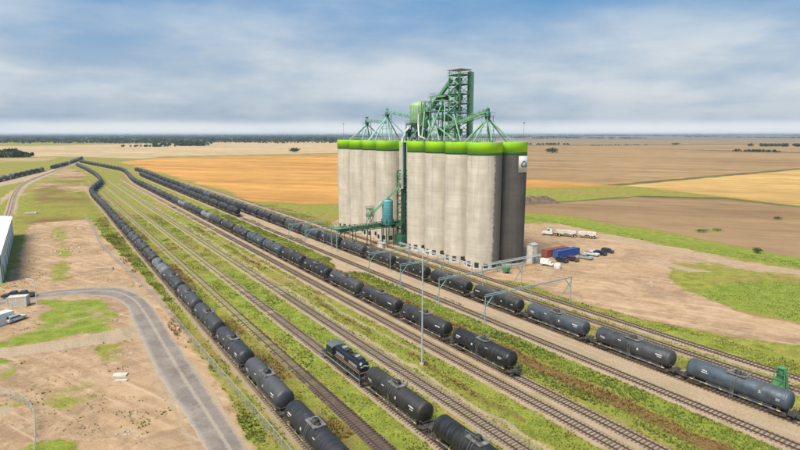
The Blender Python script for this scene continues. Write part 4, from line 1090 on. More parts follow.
for y in (1.8, 8.4):
    for z in (53.6, 57.4): MB().beam(L(48.4 if y > 5 else 38.6, y, z), L(23.6, y, z), .24, .3).build('beam', M['green'], bf)
    for a in ((48.2, 41.0, 36.2, 33.4) if y > 5 else (38.6, 36.2, 33.4)): MB().beam(L(a, y, RT), L(a, y, 57.4), .22).build('post', M['green'], bf)
    for a0, a1 in ((38.6, 36.2), (36.2, 33.4)): MB().beam(L(a0, y, 53.6), L(a1, y, 57.4), .13).beam(L(a1, y, RT + .2), L(a0, y, 53.6), .13).build('brace', M['green'], bf)
MB().box(L(36.5, 5.1, 53.85), (9.0, 6.4, .08)).build('deck', M['dgreen'], bf)
m = MB()
for y in (1.6, 8.6):
    for h in (.6, 1.15): m.tube(L(41, y, 53.9 + h), L(32, y, 53.9 + h), .045, n=4)
    for k in range(7): m.tube(L(32 + 1.5 * k, y, 53.8), L(32 + 1.5 * k, y, 55.05), .045, n=4)
m.build('railing', M['lgreen'], bf)
for p_, q_, r_ in (((35.5, 1.0, 53.5), (31.0, -3.5, RT + .2), .3), ((33.5, 1.0, 51.5), (40.5, -2.5, RT + .2), .26), ((38.5, .8, 49.5), (33.5, -3.0, RT + .2), .26), ((26, 1.5, 55), (27.5, -3.6, RT + .2), .28), ((23.5, 1.4, 57), (17.8, -3.2, RT + .2), .28), ((18.5, 1.6, 52), (9.5, -2.5, RT + .2), .26)):
    MB().tube(L(*p_), L(*q_), r_, n=8).build('spout', M['lgreen'], bf)


def gallery(name, label, p, q, mat=M['green'], w=1.9, h=2.0):
    t = etag(name, label, 'conveyor'); p, q = L(*p), L(*q)
    MB().beam(p, q, w, h * .55).build('housing', mat, t)
    up = Vector((0, 0, h * .5)); dirv = (q - p); nseg = max(3, int(dirv.length / 2.4)); sidev = dirv.cross(Vector((0, 0, 1))).normalized() * (w / 2 + .25)
    for sg_ in (-1, 1):
        tr = MB().beam(p + sidev * sg_ + up, q + sidev * sg_ + up, .12).beam(p + sidev * sg_ - up, q + sidev * sg_ - up, .16)
        for k in range(nseg):
            a, b = p + dirv * (k / nseg) + sidev * sg_, p + dirv * ((k + 1) / nseg) + sidev * sg_
            tr.beam(a - up, a + up, .1); tr.beam(a - up if k % 2 else a + up, b + up if k % 2 else b - up, .09)
        tr.build('truss', mat, t)
    return t


def distributor(label, a, y, z, targets, mat):
    t = etag('distributor_tower', label, 'distributor', 'spout distributors on the silo roof')
    for da in (-1.3, 1.3):
        for dy in (-1.3, 1.3): MB().beam(L(a + da * 1.25, y + dy * 1.25, RT), L(a + da, y + dy, z), .24).build('leg', mat, t)
    for zz in (RT + (z - RT) * .45, z - .1):
        fl = MB().box(L(a, y, zz), (3.6, 3.6, .12)); c4 = [L(a - 1.8, y - 1.8, zz), L(a + 1.8, y - 1.8, zz), L(a + 1.8, y + 1.8, zz), L(a - 1.8, y + 1.8, zz)]
        for i in range(4):
            p, q = c4[i], c4[(i + 1) % 4]; fl.tube(p + Vector((0, 0, 1.1)), q + Vector((0, 0, 1.1)), .05, n=4); fl.tube(p, p + Vector((0, 0, 1.1)), .05, n=4)
        fl.build('platform', mat, t)
    MB().lathe([(0, z + 1.6), (.7, z + 1.5), (1.0, z + .6), (1.0, z - .6), (.5, z - 1.6)], tuple(L(a, y, 0)), 16).build('distributor_head', M['dgreen'], t)
    MB().box(L(a, y, z + 2.0), (.9, .9, .9)).build('drive', M['dgreen'], t)
    for ta, ty in targets: MB().tube(L(a, y, z - .8), L(ta, ty, RT - .1), .27, n=8).build('spout', mat, t)
    for da, dy in ((-1.7, -1.7), (1.7, 1.7)): MB().beam(L(a + da, y + dy, z), L(a + da, y + dy, z + 3.2), .1).build('lamp_post', mat, t)


gallery('roof_conveyor', 'inclined green conveyor gallery rising from head tower to the right', (24, 3.0, 47.6), (4.6, 4.6, 52.6), M['lgreen'], 1.7, 2.0)
distributor('green spout tower above the nearest silos, right of the head tower', 4.4, 5.0, 51.2, [(-2.5, 1), (-3, 10), (2, -3.5), (7.5, -2.5), (12, 2.5), (3, 13), (10.5, 12)], M['lgreen'])
gallery('roof_conveyor', 'green conveyor gallery sloping up leftwards from the dust collector', (46.5, 5.2, 51.6), (69.5, 5.6, 55.0), M['teal'], 1.5, 1.7)
distributor('taller teal spout tower left of the dust collector', 69.6, 5.6, 53.6, [(58.9, 0), (59.5, 11), (66, -3), (70, -3.5), (70.7, 13), (75, -1), (78, 12), (63, 4)], M['teal'])
gallery('roof_conveyor', 'short teal conveyor gallery between the two left spout towers', (71, 5.6, 50.2), (87, 5.6, 51.6), M['teal'], 1.4, 1.5)
distributor('smaller teal spout tower at the far left end of the roof', 87.4, 5.6, 50.4, [(82.5, 0), (82, 12), (88, -3.4), (94, 0), (94.2, 11.5), (98, 4)], M['teal'])
for a, y, h, lb in ((98.5, -1, 7.5, 'thin lightning mast at the far left end of the roof'), (-3.5, 14.5, 6.5, 'thin lightning mast at the right end of the roof')):
    t = etag('lightning_mast', lb, 'mast'); MB().tube(L(a, y, RT - .1), L(a, y, RT + h), .09, .05, 6).build('pole', M['grey'], t); MB().box(L(a, y, RT + h), (.5, .5, .4)).build('lamp', M['grey'], t)
pr = etag('roof_walkway', 'green catwalk with railings running along the silo roof', 'catwalk')
MB().box(L(47, 1.2, RT + .5), (100, 1.2, .12)).build('deck', M['dgreen'], pr)
for y in (.6, 1.8):
    m = MB().tube(L(-3, y, RT + 1.6), L(97, y, RT + 1.6), .05, n=4)
    for k in range(41): m.beam(L(-3 + k * 2.5, y, RT - .15), L(-3 + k * 2.5, y, RT + 1.6), .07)
    m.build('railing', M['dgreen'], pr)

# ---- steel in the gap and the load-out
lt = etag('leg_tower', 'dark green lattice leg tower standing in the gap between the silos', 'tower')
frame_tower(lt, 41.9, 45.6, -5.0, -1.2, 0, 30.5, 3.4, M['dgreen'], .3, True, False)
for a in (42.6, 44.6): MB().box(L(a, -3.2, 21), (.9, .8, 41.5)).build('leg_casing', M['dgreen'], lt)
MB().box(L(43.7, -3.1, 28.2), (4.8, 4.6, .2)).box(L(43.7, -3.1, 24.6), (4.8, 4.6, .2)).build('platform', M['green'], lt)
hx = MB()
for y in (-5.5, -.8):
    for z in (25.2, 26.0, 28.9, 29.7): hx.tube(L(41.2, y, z), L(46.2, y, z), .06, n=4)
    for k in range(6): hx.beam(L(41.2 + k, y, 24.6), L(41.2 + k, y, 29.7), .08)
hx.build('railing', M['green'], lt)
MB().box(L(43.7, -3.1, 2.2), (5.5, 5.5, 4.4)).build('boot_house', M['dgreen'], lt)

bn_ = etag('teal_bin', 'round teal blue surge bin raised in front of the silos', 'bin')
BA, BY = 47.2, -8.6
MB().lathe([(0, 19.6), (.5, 19.4), (2.15, 18.6), (2.2, 18.3), (2.2, 9.6), (.5, 7.6)], tuple(L(BA, BY, 0)), 28).build('shell', M['tealbin'], bn_)
for z in (10.4, 13.0, 15.6, 18.0): MB().lathe([(2.2, z - .06), (2.26, z - .05), (2.26, z + .05), (2.2, z + .06)], tuple(L(BA, BY, 0)), 28).build('band', M['tealbin'], bn_)
for da in (-1.7, 1.7):
    for dy in (-1.7, 1.7): MB().beam(L(BA + da, BY + dy, 0), L(BA + da, BY + dy, 11), .26).build('leg', M['dgreen'], bn_)
MB().lathe([(2.3, 9.0), (3.1, 9.0), (3.1, 9.15), (2.3, 9.15)], tuple(L(BA, BY, 0)), 20).build('platform', M['dgreen'], bn_)

yt = W2 - WE                                              # local y of the loading track
lo = etag('load_out_gallery', 'long green load-out conveyor bridge from silo gap to the loading track', 'conveyor')
p0, p1 = L(49.5, -1.5, 8.4), L(50.4, yt - .6, 7.9)
MB().beam(p0, p1, 1.7, 1.5).build('housing', M['green'], lo)
for sg_ in (-1, 1):
    m = MB(); sv = Vector((sg_ * 1.15, 0, 0)); up = Vector((0, 0, 1.15)); n = 11
    m.beam(p0 + sv - up, p1 + sv - up, .24).beam(p0 + sv + up, p1 + sv + up, .16)
    for k in range(n):
        a, b = p0.lerp(p1, k / n) + sv, p0.lerp(p1, (k + 1) / n) + sv; m.beam(a - up, a + up, .12); m.beam(a - up if k % 2 else a + up, b + up if k % 2 else b - up, .1)
    m.build('truss', M['dgreen'], lo)
for f in (.25, .52, .76):
    c = p0.lerp(p1, f)
    for sg_ in (-1, 1): MB().beam((c.x + sg_ * 1.7, c.y, 0), (c.x + sg_ * 1.1, c.y, c.z - 1.1), .26).build('support_leg', M['dgreen'], lo)
MB().beam(L(49, -5, 7.2), L(41.5, -6, 9.4), 1.2, 1.2).build('cross_conveyor', M['dgreen'], lo)
c = p0.lerp(p1, .5); frame_tower(lo, -c.x - 1.0, -c.x + 1.0, c.y - 1.0, c.y + 1.0, 9.4, 15.2, 2.6, M['green'], .16)
MB().beam((c.x, c.y, 12.4), L(43.4, -4.4, 25.0), .9, .8).build('inclined_conveyor', M['lgreen'], lo)
for sg_ in (-1, 1):
    for dy in (-2.9, 2.9): MB().beam((-50.4 + sg_ * 2.2, yt + dy, 0), (-50.4 + sg_ * 2.2, yt + dy, 8.6), .26).build('portal_leg', M['teal'], lo)
MB().box((-50.4, yt, 8.7), (5.4, 6.6, .3)).build('loading_deck', M['green'], lo)
m = MB()
for i in range(4):
    cs = [(-53.1, yt - 3.3), (-47.7, yt - 3.3), (-47.7, yt + 3.3), (-53.1, yt + 3.3)]; a, b = cs[i], cs[(i + 1) % 4]
    m.tube((*a, 9.9), (*b, 9.9), .05, n=4); m.tube((*a, 8.8), (*a, 9.9), .05, n=4)
m.build('deck_railing', M['teal'], lo)
MB().tube((-50.4, yt, 8.6), (-50.4, yt, 5.9), .45, .3, 12).build('loading_spout', M['galv'], lo)

# pipe rack on posts along the foot of the silos
pk = etag('pipe_rack', 'grey pipe rack on short posts along the foot of the near silos', 'pipe rack')
MB().tube(L(-7, -10.5, 3.0), L(36, -10.5, 3.0), .16, n=8).tube(L(-7, -10.1, 3.3), L(36, -10.1, 3.3), .12, n=8).build('pipe', M['galv'], pk)
for k in range(8): MB().beam(L(-6.5 + k * 6, -10.3, 0), L(-6.5 + k * 6, -10.3, 3.1), .2).build('post', M['teal'], pk)
pk2 = etag('pipe_rack', 'grey pipe rack on posts round the dark end of the elevator', 'pipe rack')
MB().tube(L(-9.6, -9, 3.0), L(-9.6, 19, 3.0), .22, n=8).tube(L(-9.2, -9, 3.4), L(-9.2, 19, 3.4), .14, n=8).build('pipe', M['galv'], pk2)
for k in range(5): MB().beam(L(-9.4, -8.5 + k * 6.6, 0), L(-9.4, -8.5 + k * 6.6, 3.1), .22).build('post', M['teal'], pk2)

# ------------------------------------------------------------------ steel portals across the loading tracks
def portal(s, label, far_w=113 + 2.6):
    t = thing('track_portal', label, 'portal frame', P(s, W1 - 2.7), RZ, 'steel portals over the loading tracks')
    span = far_w - (W1 - 2.7); h = 7.0
    ys = [0, span * .5, span]
    MB().beam((0, -.3, h), (0, span + .3, h), .17, .24).build('beam', M['teal'], t)
    for y in ys: MB().beam((0, y, 0), (0, y, h - .12), .16).build('post', M['teal'], t)
    for y, e in ((0, 1), (span, -1)): MB().beam((0, y + e * .1, h - 2.6), (0, y + e * 2.4, h - .2), .16).build('knee_brace', M['teal'], t)
    MB().beam((0, .1, h - 3.4), (-2.6, .1, .1), .14).build('stay', M['teal'], t); MB().beam((0, span, h - 1.0), (-3.6, span, .1), .16).build('stay', M['teal'], t)
    MB().tube((.0, -.2, h + .45), (.0, span + .2, h + .45), .07, n=6).build('cable_pipe', M['galv'], t)


for s, lb in ((91.8, 'teal portal frame over the tracks, nearest to the camera'), (109.6, 'teal portal frame over the tracks in front of the dark end silo'), (128.0, 'teal portal frame over the tracks in front of the near silos'),
              (146.0, 'teal portal frame over the tracks just right of the loading bridge'), (196.0, 'teal portal frame over the tracks just left of the loading bridge'), (213.0, 'teal portal frame over the tracks farthest from the camera')):
    portal(s - 2, lb, 100.5 if s > 120 else 115.6)

# ------------------------------------------------------------------ lighting masts
def mast(p, h, label, heads=4):
    t = thing('light_mast', label, 'light mast', p)
    MB().tube((0, 0, 0), (0, 0, h), .19, .1, 12).build('pole', M['galv'], t); MB().lathe([(.45, 0), (.45, .5), (.3, .6)], n=12).build('base', M['rubble'], t)
    for k in range(heads):
        a = 2 * math.pi * k / heads; c, s_ = math.cos(a), math.sin(a)
        arm = MB().tube((0, 0, h - .2), (c * 1.0, s_ * 1.0, h + .1), .05, n=5).build('arm', M['galv'], t)
        MB().box((c * 1.25, s_ * 1.25, h + .1), (.7, .45, .22), a).build('lamp_head', M['lamp'], t)


mast(G(422, 365), 23.0, 'tall slender grey light mast standing between tracks in front of the silos')
lp = thing('street_lamp', 'lilac grey street lamp with one arm beside the parked vehicles', 'street lamp', G(37, 305))
MB().tube((0, 0, 0), (0, 0, 7.0), .12, .08, 8).build('pole', M['lamp'], lp); MB().tube((0, 0, 6.9), (-1.6, .2, 7.1), .06, n=6).build('arm', M['lamp'], lp); MB().box((-1.9, .22, 7.08), (.8, .35, .16)).build('lamp_head', M['lamp'], lp)


# ------------------------------------------------------------------ fences
def fence(pts, label, h=2.0, post_step=3.0, n=6, mesh=True, name='chain_link_fence'):
    t = thing(name, label, 'fence', (pts[0].x, pts[0].y, 0)); o = pts[0]
    q = resample([p - o for p in crom(pts, n)], post_step); pm = MB().tube((0, 0, 0), (0, 0, h + .05), .05, n=6).mesh('post', M['galv'])
    for p in q: link('post', pm, t, p)
    m = MB()
    for a, b in zip(q, q[1:]): m.tube(a + Vector((0, 0, h)), b + Vector((0, 0, h)), .035, n=5)
    m.build('top_rail', M['galv'], t)
    if mesh:
        w = MB()                                           # woven wire, coarser than life
        for a, b in zip(q, q[1:]):
            Lh = (b - a).length; k = int(Lh / .3)
            for i in range(-int(h / .3), k):
                for up in (0, 1):
                    x0, x1 = i * .3, i * .3 + h
                    za, zb = 0.0, h
                    if x0 < 0: za = -x0; x0 = 0
                    if x1 > Lh: zb = h - (x1 - Lh); x1 = Lh
                    if x1 <= x0: continue
                    pa, pb = a.lerp(b, x0 / Lh), a.lerp(b, x1 / Lh)
                    if up: za, zb = h - za, h - zb
                    dn = Vector((0, 0, .016)); A_, B_ = pa + Vector((0, 0, za)), pb + Vector((0, 0, zb))
                    w.quad(A_ - dn, B_ - dn, B_ + dn, A_ + dn)
        tag(w.build('wire_mesh', M['galv'], t), kind='stuff')
    return t


fence([G(x, y) for x, y in ((86, 219), (92, 229), (99, 243), (112, 258), (134, 279), (158, 303), (190, 341), (226, 384), (262, 426), (290, 460), (306, 482))], 'long chain-link fence between the asphalt road and the left tank cars')
fence([G(x, y) for x, y in ((-14, 398), (0, 397), (14, 399), (26, 405.5), (33.5, 417), (36, 433), (35.5, 452), (34, 475))], 'curved pipe-railed fence around the lot in the near left corner', 1.6, 2.2)

# ------------------------------------------------------------------ white metal building
WB = -13.3
bd = thing('metal_building', 'long white metal-sided building at the left edge', 'building', P(199, WB), RZ)
BL, BW, BH = 92, 34, 8.8                                    # local x towards camera; the building runs away from it and to the left
m = MB().box((-BL / 2, -BW / 2, BH / 2), (BL, BW, BH)); m.build('wall', M['siding'], bd)
m = MB().prism([(0, 0), (0, 1), (1, 1)], 0, 1); m = MB()
rg = 2.6
m.add([(.4, .4, BH), (.4, -BW - .4, BH), (.4, -BW / 2, BH + rg), (-BL - .4, .4, BH), (-BL - .4, -BW - .4, BH), (-BL - .4, -BW / 2, BH + rg)], [(0, 2, 1), (3, 4, 5), (0, 3, 5, 2), (2, 5, 4, 1), (0, 1, 4, 3)]); m.build('roof', M['roofwhite'], bd)
rib = MB().box((0, 0, BH / 2), (.22, .14, BH - .1)).mesh('siding_rib', M['siding'])
for k in range(int(BL / 1.5)): link('siding_rib', rib, bd, (-.6 - k * 1.5, .07, 0))
for k in range(int(BW / 1.5)): link('siding_rib', rib, bd, (.07, -.6 - k * 1.5, 0), math.pi / 2)
MB().box((-BL / 2, .12, BH - .12), (BL + .6, .3, .26)).build('gutter', M['teal'], bd)
for x in (-.05,): MB().box((x, .1, BH / 2), (.3, .3, BH)).build('corner_trim', M['dgreen'], bd)
for k in range(6): MB().box((-8 - k * 14, .13, 2.1), (4.0, .1, 4.2)).build('door', M['grey'], bd)


# ------------------------------------------------------------------ vehicles
def wheel_set(t, spots, r=.38, w=.26):
    for x, y in spots:
        wh = MB().lathe([(r * .6, -w / 2), (r * .95, -w / 2), (r, -w / 4), (r, w / 4), (r * .95, w / 2), (r * .6, w / 2)], (x, y, r), 18, 'y').build('wheel', M['rubber'], t)
        MB().lathe([(0, -w / 2 + .03), (r * .6, -w / 2 + .03), (r * .6, w / 2 - .03), (0, w / 2 - .03)], (x, y, r), 12, 'y').build('rim', M['galv'], wh)


def car(loc, rz, rgb, label, pickup=False, group='vehicles parked by the containers'):
    t = thing('parked_car' if not pickup else 'pickup_truck', label, 'car' if not pickup else 'pickup', loc, rz, group)
    if pickup:
        poly = [(-2.8, .45), (2.75, .45), (2.8, .95), (2.55, 1.1), (1.35, 1.2), (-.5, 1.2), (-.5, 1.22), (-2.8, 1.22)]
        cabp = [(1.25, 1.2), (.55, 1.85), (-.7, 1.88), (-.95, 1.2)]; side_w = [(1.0, 1.25), (.48, 1.75), (-.6, 1.78), (-.78, 1.25)]
    else:
        poly = [(-2.3, .4), (2.3, .4), (2.35, .85), (2.1, 1.0), (1.1, 1.1), (-2.25, 1.1), (-2.35, .8)]
        cabp = [(1.15, 1.1), (.45, 1.68), (-1.85, 1.7), (-2.2, 1.1)]; side_w = [(.9, 1.14), (.36, 1.6), (-1.7, 1.61), (-1.95, 1.14)]
    bo = MB().prism(poly, -.95, .95).build('body', M['car'], t); bo.color = (*rgb, 1)
    cb = MB(); n = len(cabp)
    cb.add([(x, y * (.94 if z < 1.3 else .76), z) for y in (-1, 1) for x, z in cabp], [tuple(range(n)), tuple(range(n, 2 * n))[::-1]] + [(i, n + i, n + (i + 1) % n, (i + 1) % n) for i in range(n)])
    c_ = cb.build('cabin', M['car'], t); c_.color = (*rgb, 1)
    for y in (-1, 1):
        MB().add([(x, y * ((.94 if z < 1.3 else .76) + .012), z) for x, z in side_w], [(0, 1, 2, 3) if y < 0 else (3, 2, 1, 0)]).build('side_window', M['glass'], c_)
    (x0, z0), (x1, z1) = cabp[0], cabp[1]
    MB().add([(x0 + .01, -.84, z0 + .08), (x0 + .01, .84, z0 + .08), (x1 + .05, .7, z1 - .02), (x1 + .05, -.7, z1 - .02)], [(0, 1, 2, 3)]).build('windscreen', M['glass'], c_)
    (x0, z0), (x1, z1) = cabp[3], cabp[2]
    MB().add([(x0 - .01, .84, z0 + .08), (x0 - .01, -.84, z0 + .08), (x1 - .05, -.7, z1 - .02), (x1 - .05, .7, z1 - .02)], [(0, 1, 2, 3)]).build('rear_window', M['glass'], c_)
    if pickup: MB().box((-1.85, 0, 1.225), (1.7, 1.6, .02)).build('cargo_bed', M['black'], t)
    for y in (-.7, .7):
        MB().box((2.33, y, .78), (.06, .38, .16)).build('headlight', M['mark'], t)
    wheel_set(t, [(x, y) for x in ((1.75, -1.75) if pickup else (1.4, -1.4)) for y in (-.84, .84)])


for (x, y), rgb, lb, pk_, dz in (((562, 262), (.02, .022, .03), 'black car parked at the near left corner of the blue container', False, 0), ((572.5, 261), (.06, .03, .025), 'dark maroon car parked in front of the blue container', False, .1),
                            ((585, 259), (.28, .29, .28), 'silver pickup parked off the right end of the blue container', True, .2), ((591.5, 255.5), (.5, .52, .54), 'white and dark pickup parked behind the silver pickup', True, .15),
                            ((600.5, 255), (.02, .02, .025), 'black car second from the right end of the parked row', False, .1), ((607.5, 252.5), (.03, .035, .035), 'dark car at the right end of the parked row', False, .15)):
    car(G(x, y), RZ + dz, rgb, lb, pk_)


def container(loc, rz, mat, label, Lc=12.2):
    t = thing('shipping_container', label, 'container', loc, rz); h = 2.75
    MB().box((0, 0, h / 2 + .1), (Lc - .16, 2.3, h - .2)).build('body', mat, t)
    for x in (-Lc / 2 + .08, Lc / 2 - .08):
        for y in (-1.15, 1.15): MB().box((x, y, h / 2 + .05), (.16, .16, h)).build('corner_post', mat, t)
    for y in (-1.15, 1.15):
        for z in (.12, h - .02): MB().box((0, y, z), (Lc - .3, .15, .16)).build('rail', mat, t)
    rb = MB().box((0, 0, h / 2 + .05), (.14, .06, h - .34)).mesh('corrugation', mat)
    for k in range(int(Lc / .42) - 1):
        for y in (-1.17, 1.17): link('corrugation', rb, t, (-Lc / 2 + .42 + k * .42, y, 0))
    for y in (-.57, .57):
        dr = MB().box((-Lc / 2 - .02, y, h / 2 + .05), (.06, 1.05, h - .36)).build('door', mat, t)
        for q in (-.25, .25): MB().tube((-Lc / 2 - .08, y + q, .3), (-Lc / 2 - .08, y + q, h - .2), .03, n=6).build('lock_rod', M['galv'], dr)


cr = math.atan2(NY, NX)
pL, pR = G(554.5, 260), G(583, 254); cm = (pL + pR) / 2
container(cm + P(1.3, 0), cr, M['blue'], 'blue shipping container on the dirt yard right of the silos')
container(cm + P(4.6, -2.2), cr, M['red'], 'rust red shipping container half hidden behind the blue one')

# highway tractor with two white hopper trailers
ta, tb = G(546, 235), G(594, 238.5); tr_ = math.atan2(ta.y - tb.y, ta.x - tb.x)
tk = thing('semi_truck', 'white and green highway tractor unit standing by the green roadside strip', 'truck', ta, tr_)
MB().box((-1.6, 0, 2.0), (2.6, 2.4, 2.5), topx=.92).build('cab', M['white'], tk); MB().prism([(-.3, .8), (-.3, 1.95), (1.4, 1.75), (1.7, 1.5), (1.75, .8)], -.95, .95).build('hood', M['white'], tk)
MB().box((-.33, 0, 2.65), (.1, 2.1, .75)).build('windscreen', M['glass'], tk); MB().box((-1.6, 0, 3.42), (2.2, 2.1, .4), topx=.7).build('roof_fairing', M['lgreen'], tk)
for y in (-1.21, 1.21): MB().box((-1.2, y, 2.6), (1.0, .03, .7)).build('side_window', M['glass'], tk)
MB().box((-4.2, 0, .95), (5.0, 1.0, .35)).build('chassis', M['under'], tk); MB().tube((-3.1, 1.0, .9), (-3.1, 1.0, 3.9), .1, n=8).build('exhaust_stack', M['galv'], tk)
wheel_set(tk, [(x, y) for x in (.9, -4.7, -6.0) for y in (-1.05, 1.05)], .52, .32)


def hopper(off, Lt, label, rear):
    d_ = Vector((math.cos(tr_), math.sin(tr_), 0)); t = thing('hopper_trailer', label, 'trailer', ta - d_ * off, tr_)
    MB().prism([(Lt / 2, 1.8), (Lt / 2, 2.75), (Lt / 4, 2.6), (-Lt / 4, 2.6), (-Lt / 2, 2.75), (-Lt / 2, 1.8), (-Lt / 4 - .4, 1.2), (-Lt / 4 + .4, 1.2), (0, 1.75), (Lt / 4 - .4, 1.2), (Lt / 4 + .4, 1.2)], -1.25, 1.25).build('hopper_body', M['offwhite'], t)
    MB().box((0, 0, 2.7), (Lt - .1, 2.3, .16)).tube((-Lt / 2, .4, 2.8), (Lt / 2, .4, 2.8), .1, n=6).build('tarp', M['offwhite'], t)
    MB().box((0, 0, 1.1), (Lt - 1, .9, .25)).build('chassis', M['under'], t)
    wheel_set(t, [(x, y) for x in ((-Lt / 2 + .9, -Lt / 2 + 2.2) if rear else (-Lt / 2 + .3, -Lt / 2 + 1.6)) for y in (-1.05, 1.05)], .52, .32)


hopper(8.7, 8.6, 'white hopper trailer coupled to the highway tractor', False)
hopper(17.6, 7.4, 'white hopper trailer at the rear of the road train', True)

# sheds and small plant at the right foot of the elevator
sh = thing('equipment_shed', 'tall narrow white shed against the dark end silo', 'shed', P(126.5, 140.6), RZ)
MB().box((0, 0, 3.4), (2.6, 2.4, 6.8)).build('wall', M['offwhite'], sh); MB().prism([(-1.5, 6.8), (1.5, 6.8), (0, 7.4)], -1.4, 1.4).build('roof', M['galv'], sh); MB().box((1.32, 0, 1.2), (.06, 1.1, 2.4)).build('door', M['grey'], sh)
vt = thing('box_truck', 'small white box truck parked beside the tall white shed', 'truck', P(121.0, 142.2), RZ + .3)
MB().box((-.9, 0, 2.1), (4.2, 2.2, 2.4)).build('box', M['white'], vt); MB().prism([(1.3, .7), (1.3, 2.5), (2.1, 2.4), (2.5, 1.5), (3.2, 1.3), (3.25, .7)], -1.0, 1.0).build('cab', M['white'], vt)
MB().box((2.32, 0, 2.0), (.08, 1.7, .7)).build('windscreen', M['glass'], vt); wheel_set(vt, [(x, y) for x in (2.3, -1.9) for y in (-.95, .95)], .45, .28); vt.scale = (.72,) * 3
tn = thing('round_tank', 'low grey round tank in front of the white box truck', 'tank', P(116.6, 142.4))
MB().lathe([(0, 1.9), (.8, 1.8), (1.2, 1.5), (1.2, 0)], n=24).build('shell', M['offwhite'], tn); MB().tube((1.2, 0, .5), (1.8, 0, .5), .12, n=8).build('outlet', M['galv'], tn)
au = thing('grain_auger', 'small green wheeled auger machine at the foot of the nearest silo', 'auger', G(506, 273), RZ)
MB().box((0, 0, 1.3), (2.0, 1.4, 1.4), top=1.25).build('hopper', M['green'], au); MB().tube((.4, 0, 1.0), (-3.4, .3, 3.4), .22, n=10).build('tube', M['green'], au); wheel_set(au, [(0, -.8), (0, .8)], .4, .22)
MB().beam((.8, 0, .7), (2.4, 0, .45), .12).build('drawbar', M['dgreen'], au)
for (x, y), d_, lb in (((421, 244.5), (2.6, 2.2, 2.6), 'small white control hut at the foot of the leg tower'), ((352.5, 247.5), (2.8, 2.4, 2.4), 'small white hut under the loading bridge'), ((382, 247.5), (3.6, 2.0, 1.9), 'low grey hut beneath the middle of the loading bridge')):
    t = thing('control_hut', lb, 'hut', G(x, y), RZ); MB().box((0, 0, d_[2] / 2), d_).build('wall', M['offwhite'], t); MB().box((0, 0, d_[2] + .06), (d_[0] + .3, d_[1] + .3, .12)).build('roof', M['galv'], t); MB().box((d_[0] / 2 + .02, 0, 1.0), (.05, .8, 1.9)).build('door', M['grey'], t)

# green trackside tower behind the nearest tank car
gs = thing('trackside_tower', 'narrow tapering green steel access tower behind the nearest right-hand tank car', 'tower', P(35.6, 104.0), RZ)
for sx in (-1, 1):
    for sy in (-1, 1): MB().beam((sx * 1.15, sy * .95, 0), (sx * .62, sy * .6, 4.9), .15).build('leg', M['stack_green'], gs)
for z in (.5, 1.6, 2.7, 3.8, 4.8):
    f = 1 - .46 * z / 4.9; X_, Y_ = 1.15 * f, .95 * (1 - .37 * z / 4.9); m = MB()
    for y in (-Y_, Y_): m.beam((-X_, y, z), (X_, y, z), .09)
    for x in (-X_, X_): m.beam((x, -Y_, z), (x, Y_, z), .09)
    if z in (2.7, 4.8): m.box((0, 0, z), (2 * X_ + .1, 2 * Y_ + .1, .06))
    m.build('ring', M['stack_green'], gs)
for y in (-1, 1):
    MB().beam((-1.1, y * .92, .2), (.8, y * .72, 2.7), .08).beam((.8, y * .73, 2.7), (-.66, y * .62, 4.8), .08).build('brace', M['dgreen'], gs)
    MB().add([(-1.0, y * .86, .6), (1.0, y * .86, .6), (.74, y * .69, 3.0), (-.74, y * .69, 3.0)], [(0, 1, 2, 3)]).build('panel', M['stack_green'], gs)
MB().add([(1.0, -.8, .6), (1.0, .8, .6), (.7, .62, 4.0), (.7, -.62, 4.0)], [(0, 1, 2, 3)]).build('panel', M['dgreen'], gs)
MB().box((0, 0, 3.7), (.8, .7, 1.9)).build('cabinet', M['stack_green'], gs)
m = MB()
for k in range(9): m.beam((1.25 - .05 * k, -.3, .4 + k * .5), (1.25 - .05 * k, .3, .4 + k * .5), .05)
for y in (-.3, .3): m.beam((1.3, y, .1), (.8, y, 5.2), .05)
m.build('ladder', M['lgreen'], gs)

# vehicles and boxes in the left lot
container(G(3, 327) + Vector((-2.5, 0, 0)), math.radians(70), M['siding'], 'pale teal-white box trailer at the left edge of the dirt lot', 9)
container(G(19, 306), math.radians(15), M['offwhite'], 'cream white storage box beside the street lamp', 4.5)
car(G(14, 297.5), math.radians(200), (.03, .035, .04), 'dark pickup on the road edge behind the cream storage box', True, 'vehicles in the left lot')
car(G(24, 297), math.radians(190), (.05, .05, .06), 'black pickup nearest the street lamp behind the storage box', True, 'vehicles in the left lot')
car(G(15.5, 321), math.radians(75), (.6, .62, .62), 'white car parked beside the pale box trailer', False, 'vehicles in the left lot')


# ------------------------------------------------------------------ rubble, earth pile, bushes
def rock(name, c, r, mat, parent, flat=.6):
    b_ = bmesh.new(); bmesh.ops.create_icosphere(b_, subdivisions=1, radius=r)
    for v in b_.verts: v.co *= random.uniform(.6, 1.15); v.co.z *= flat
    me = bpy.data.meshes.new(name); b_.to_mesh(me); b_.free(); me.materials.append(mat); return link(name, me, parent, c, random.uniform(0, 6))


def rubble(px, n, spread, label, rmax=.8):
    o = G(*px); t = thing('rubble_heap', label, 'rubble', o)
    for k in range(n): rock('stone', (random.gauss(0, spread[0]), random.gauss(0, spread[1]), .0), rmax * random.uniform(.25, 1) ** 1.6, M['rubble'], t)


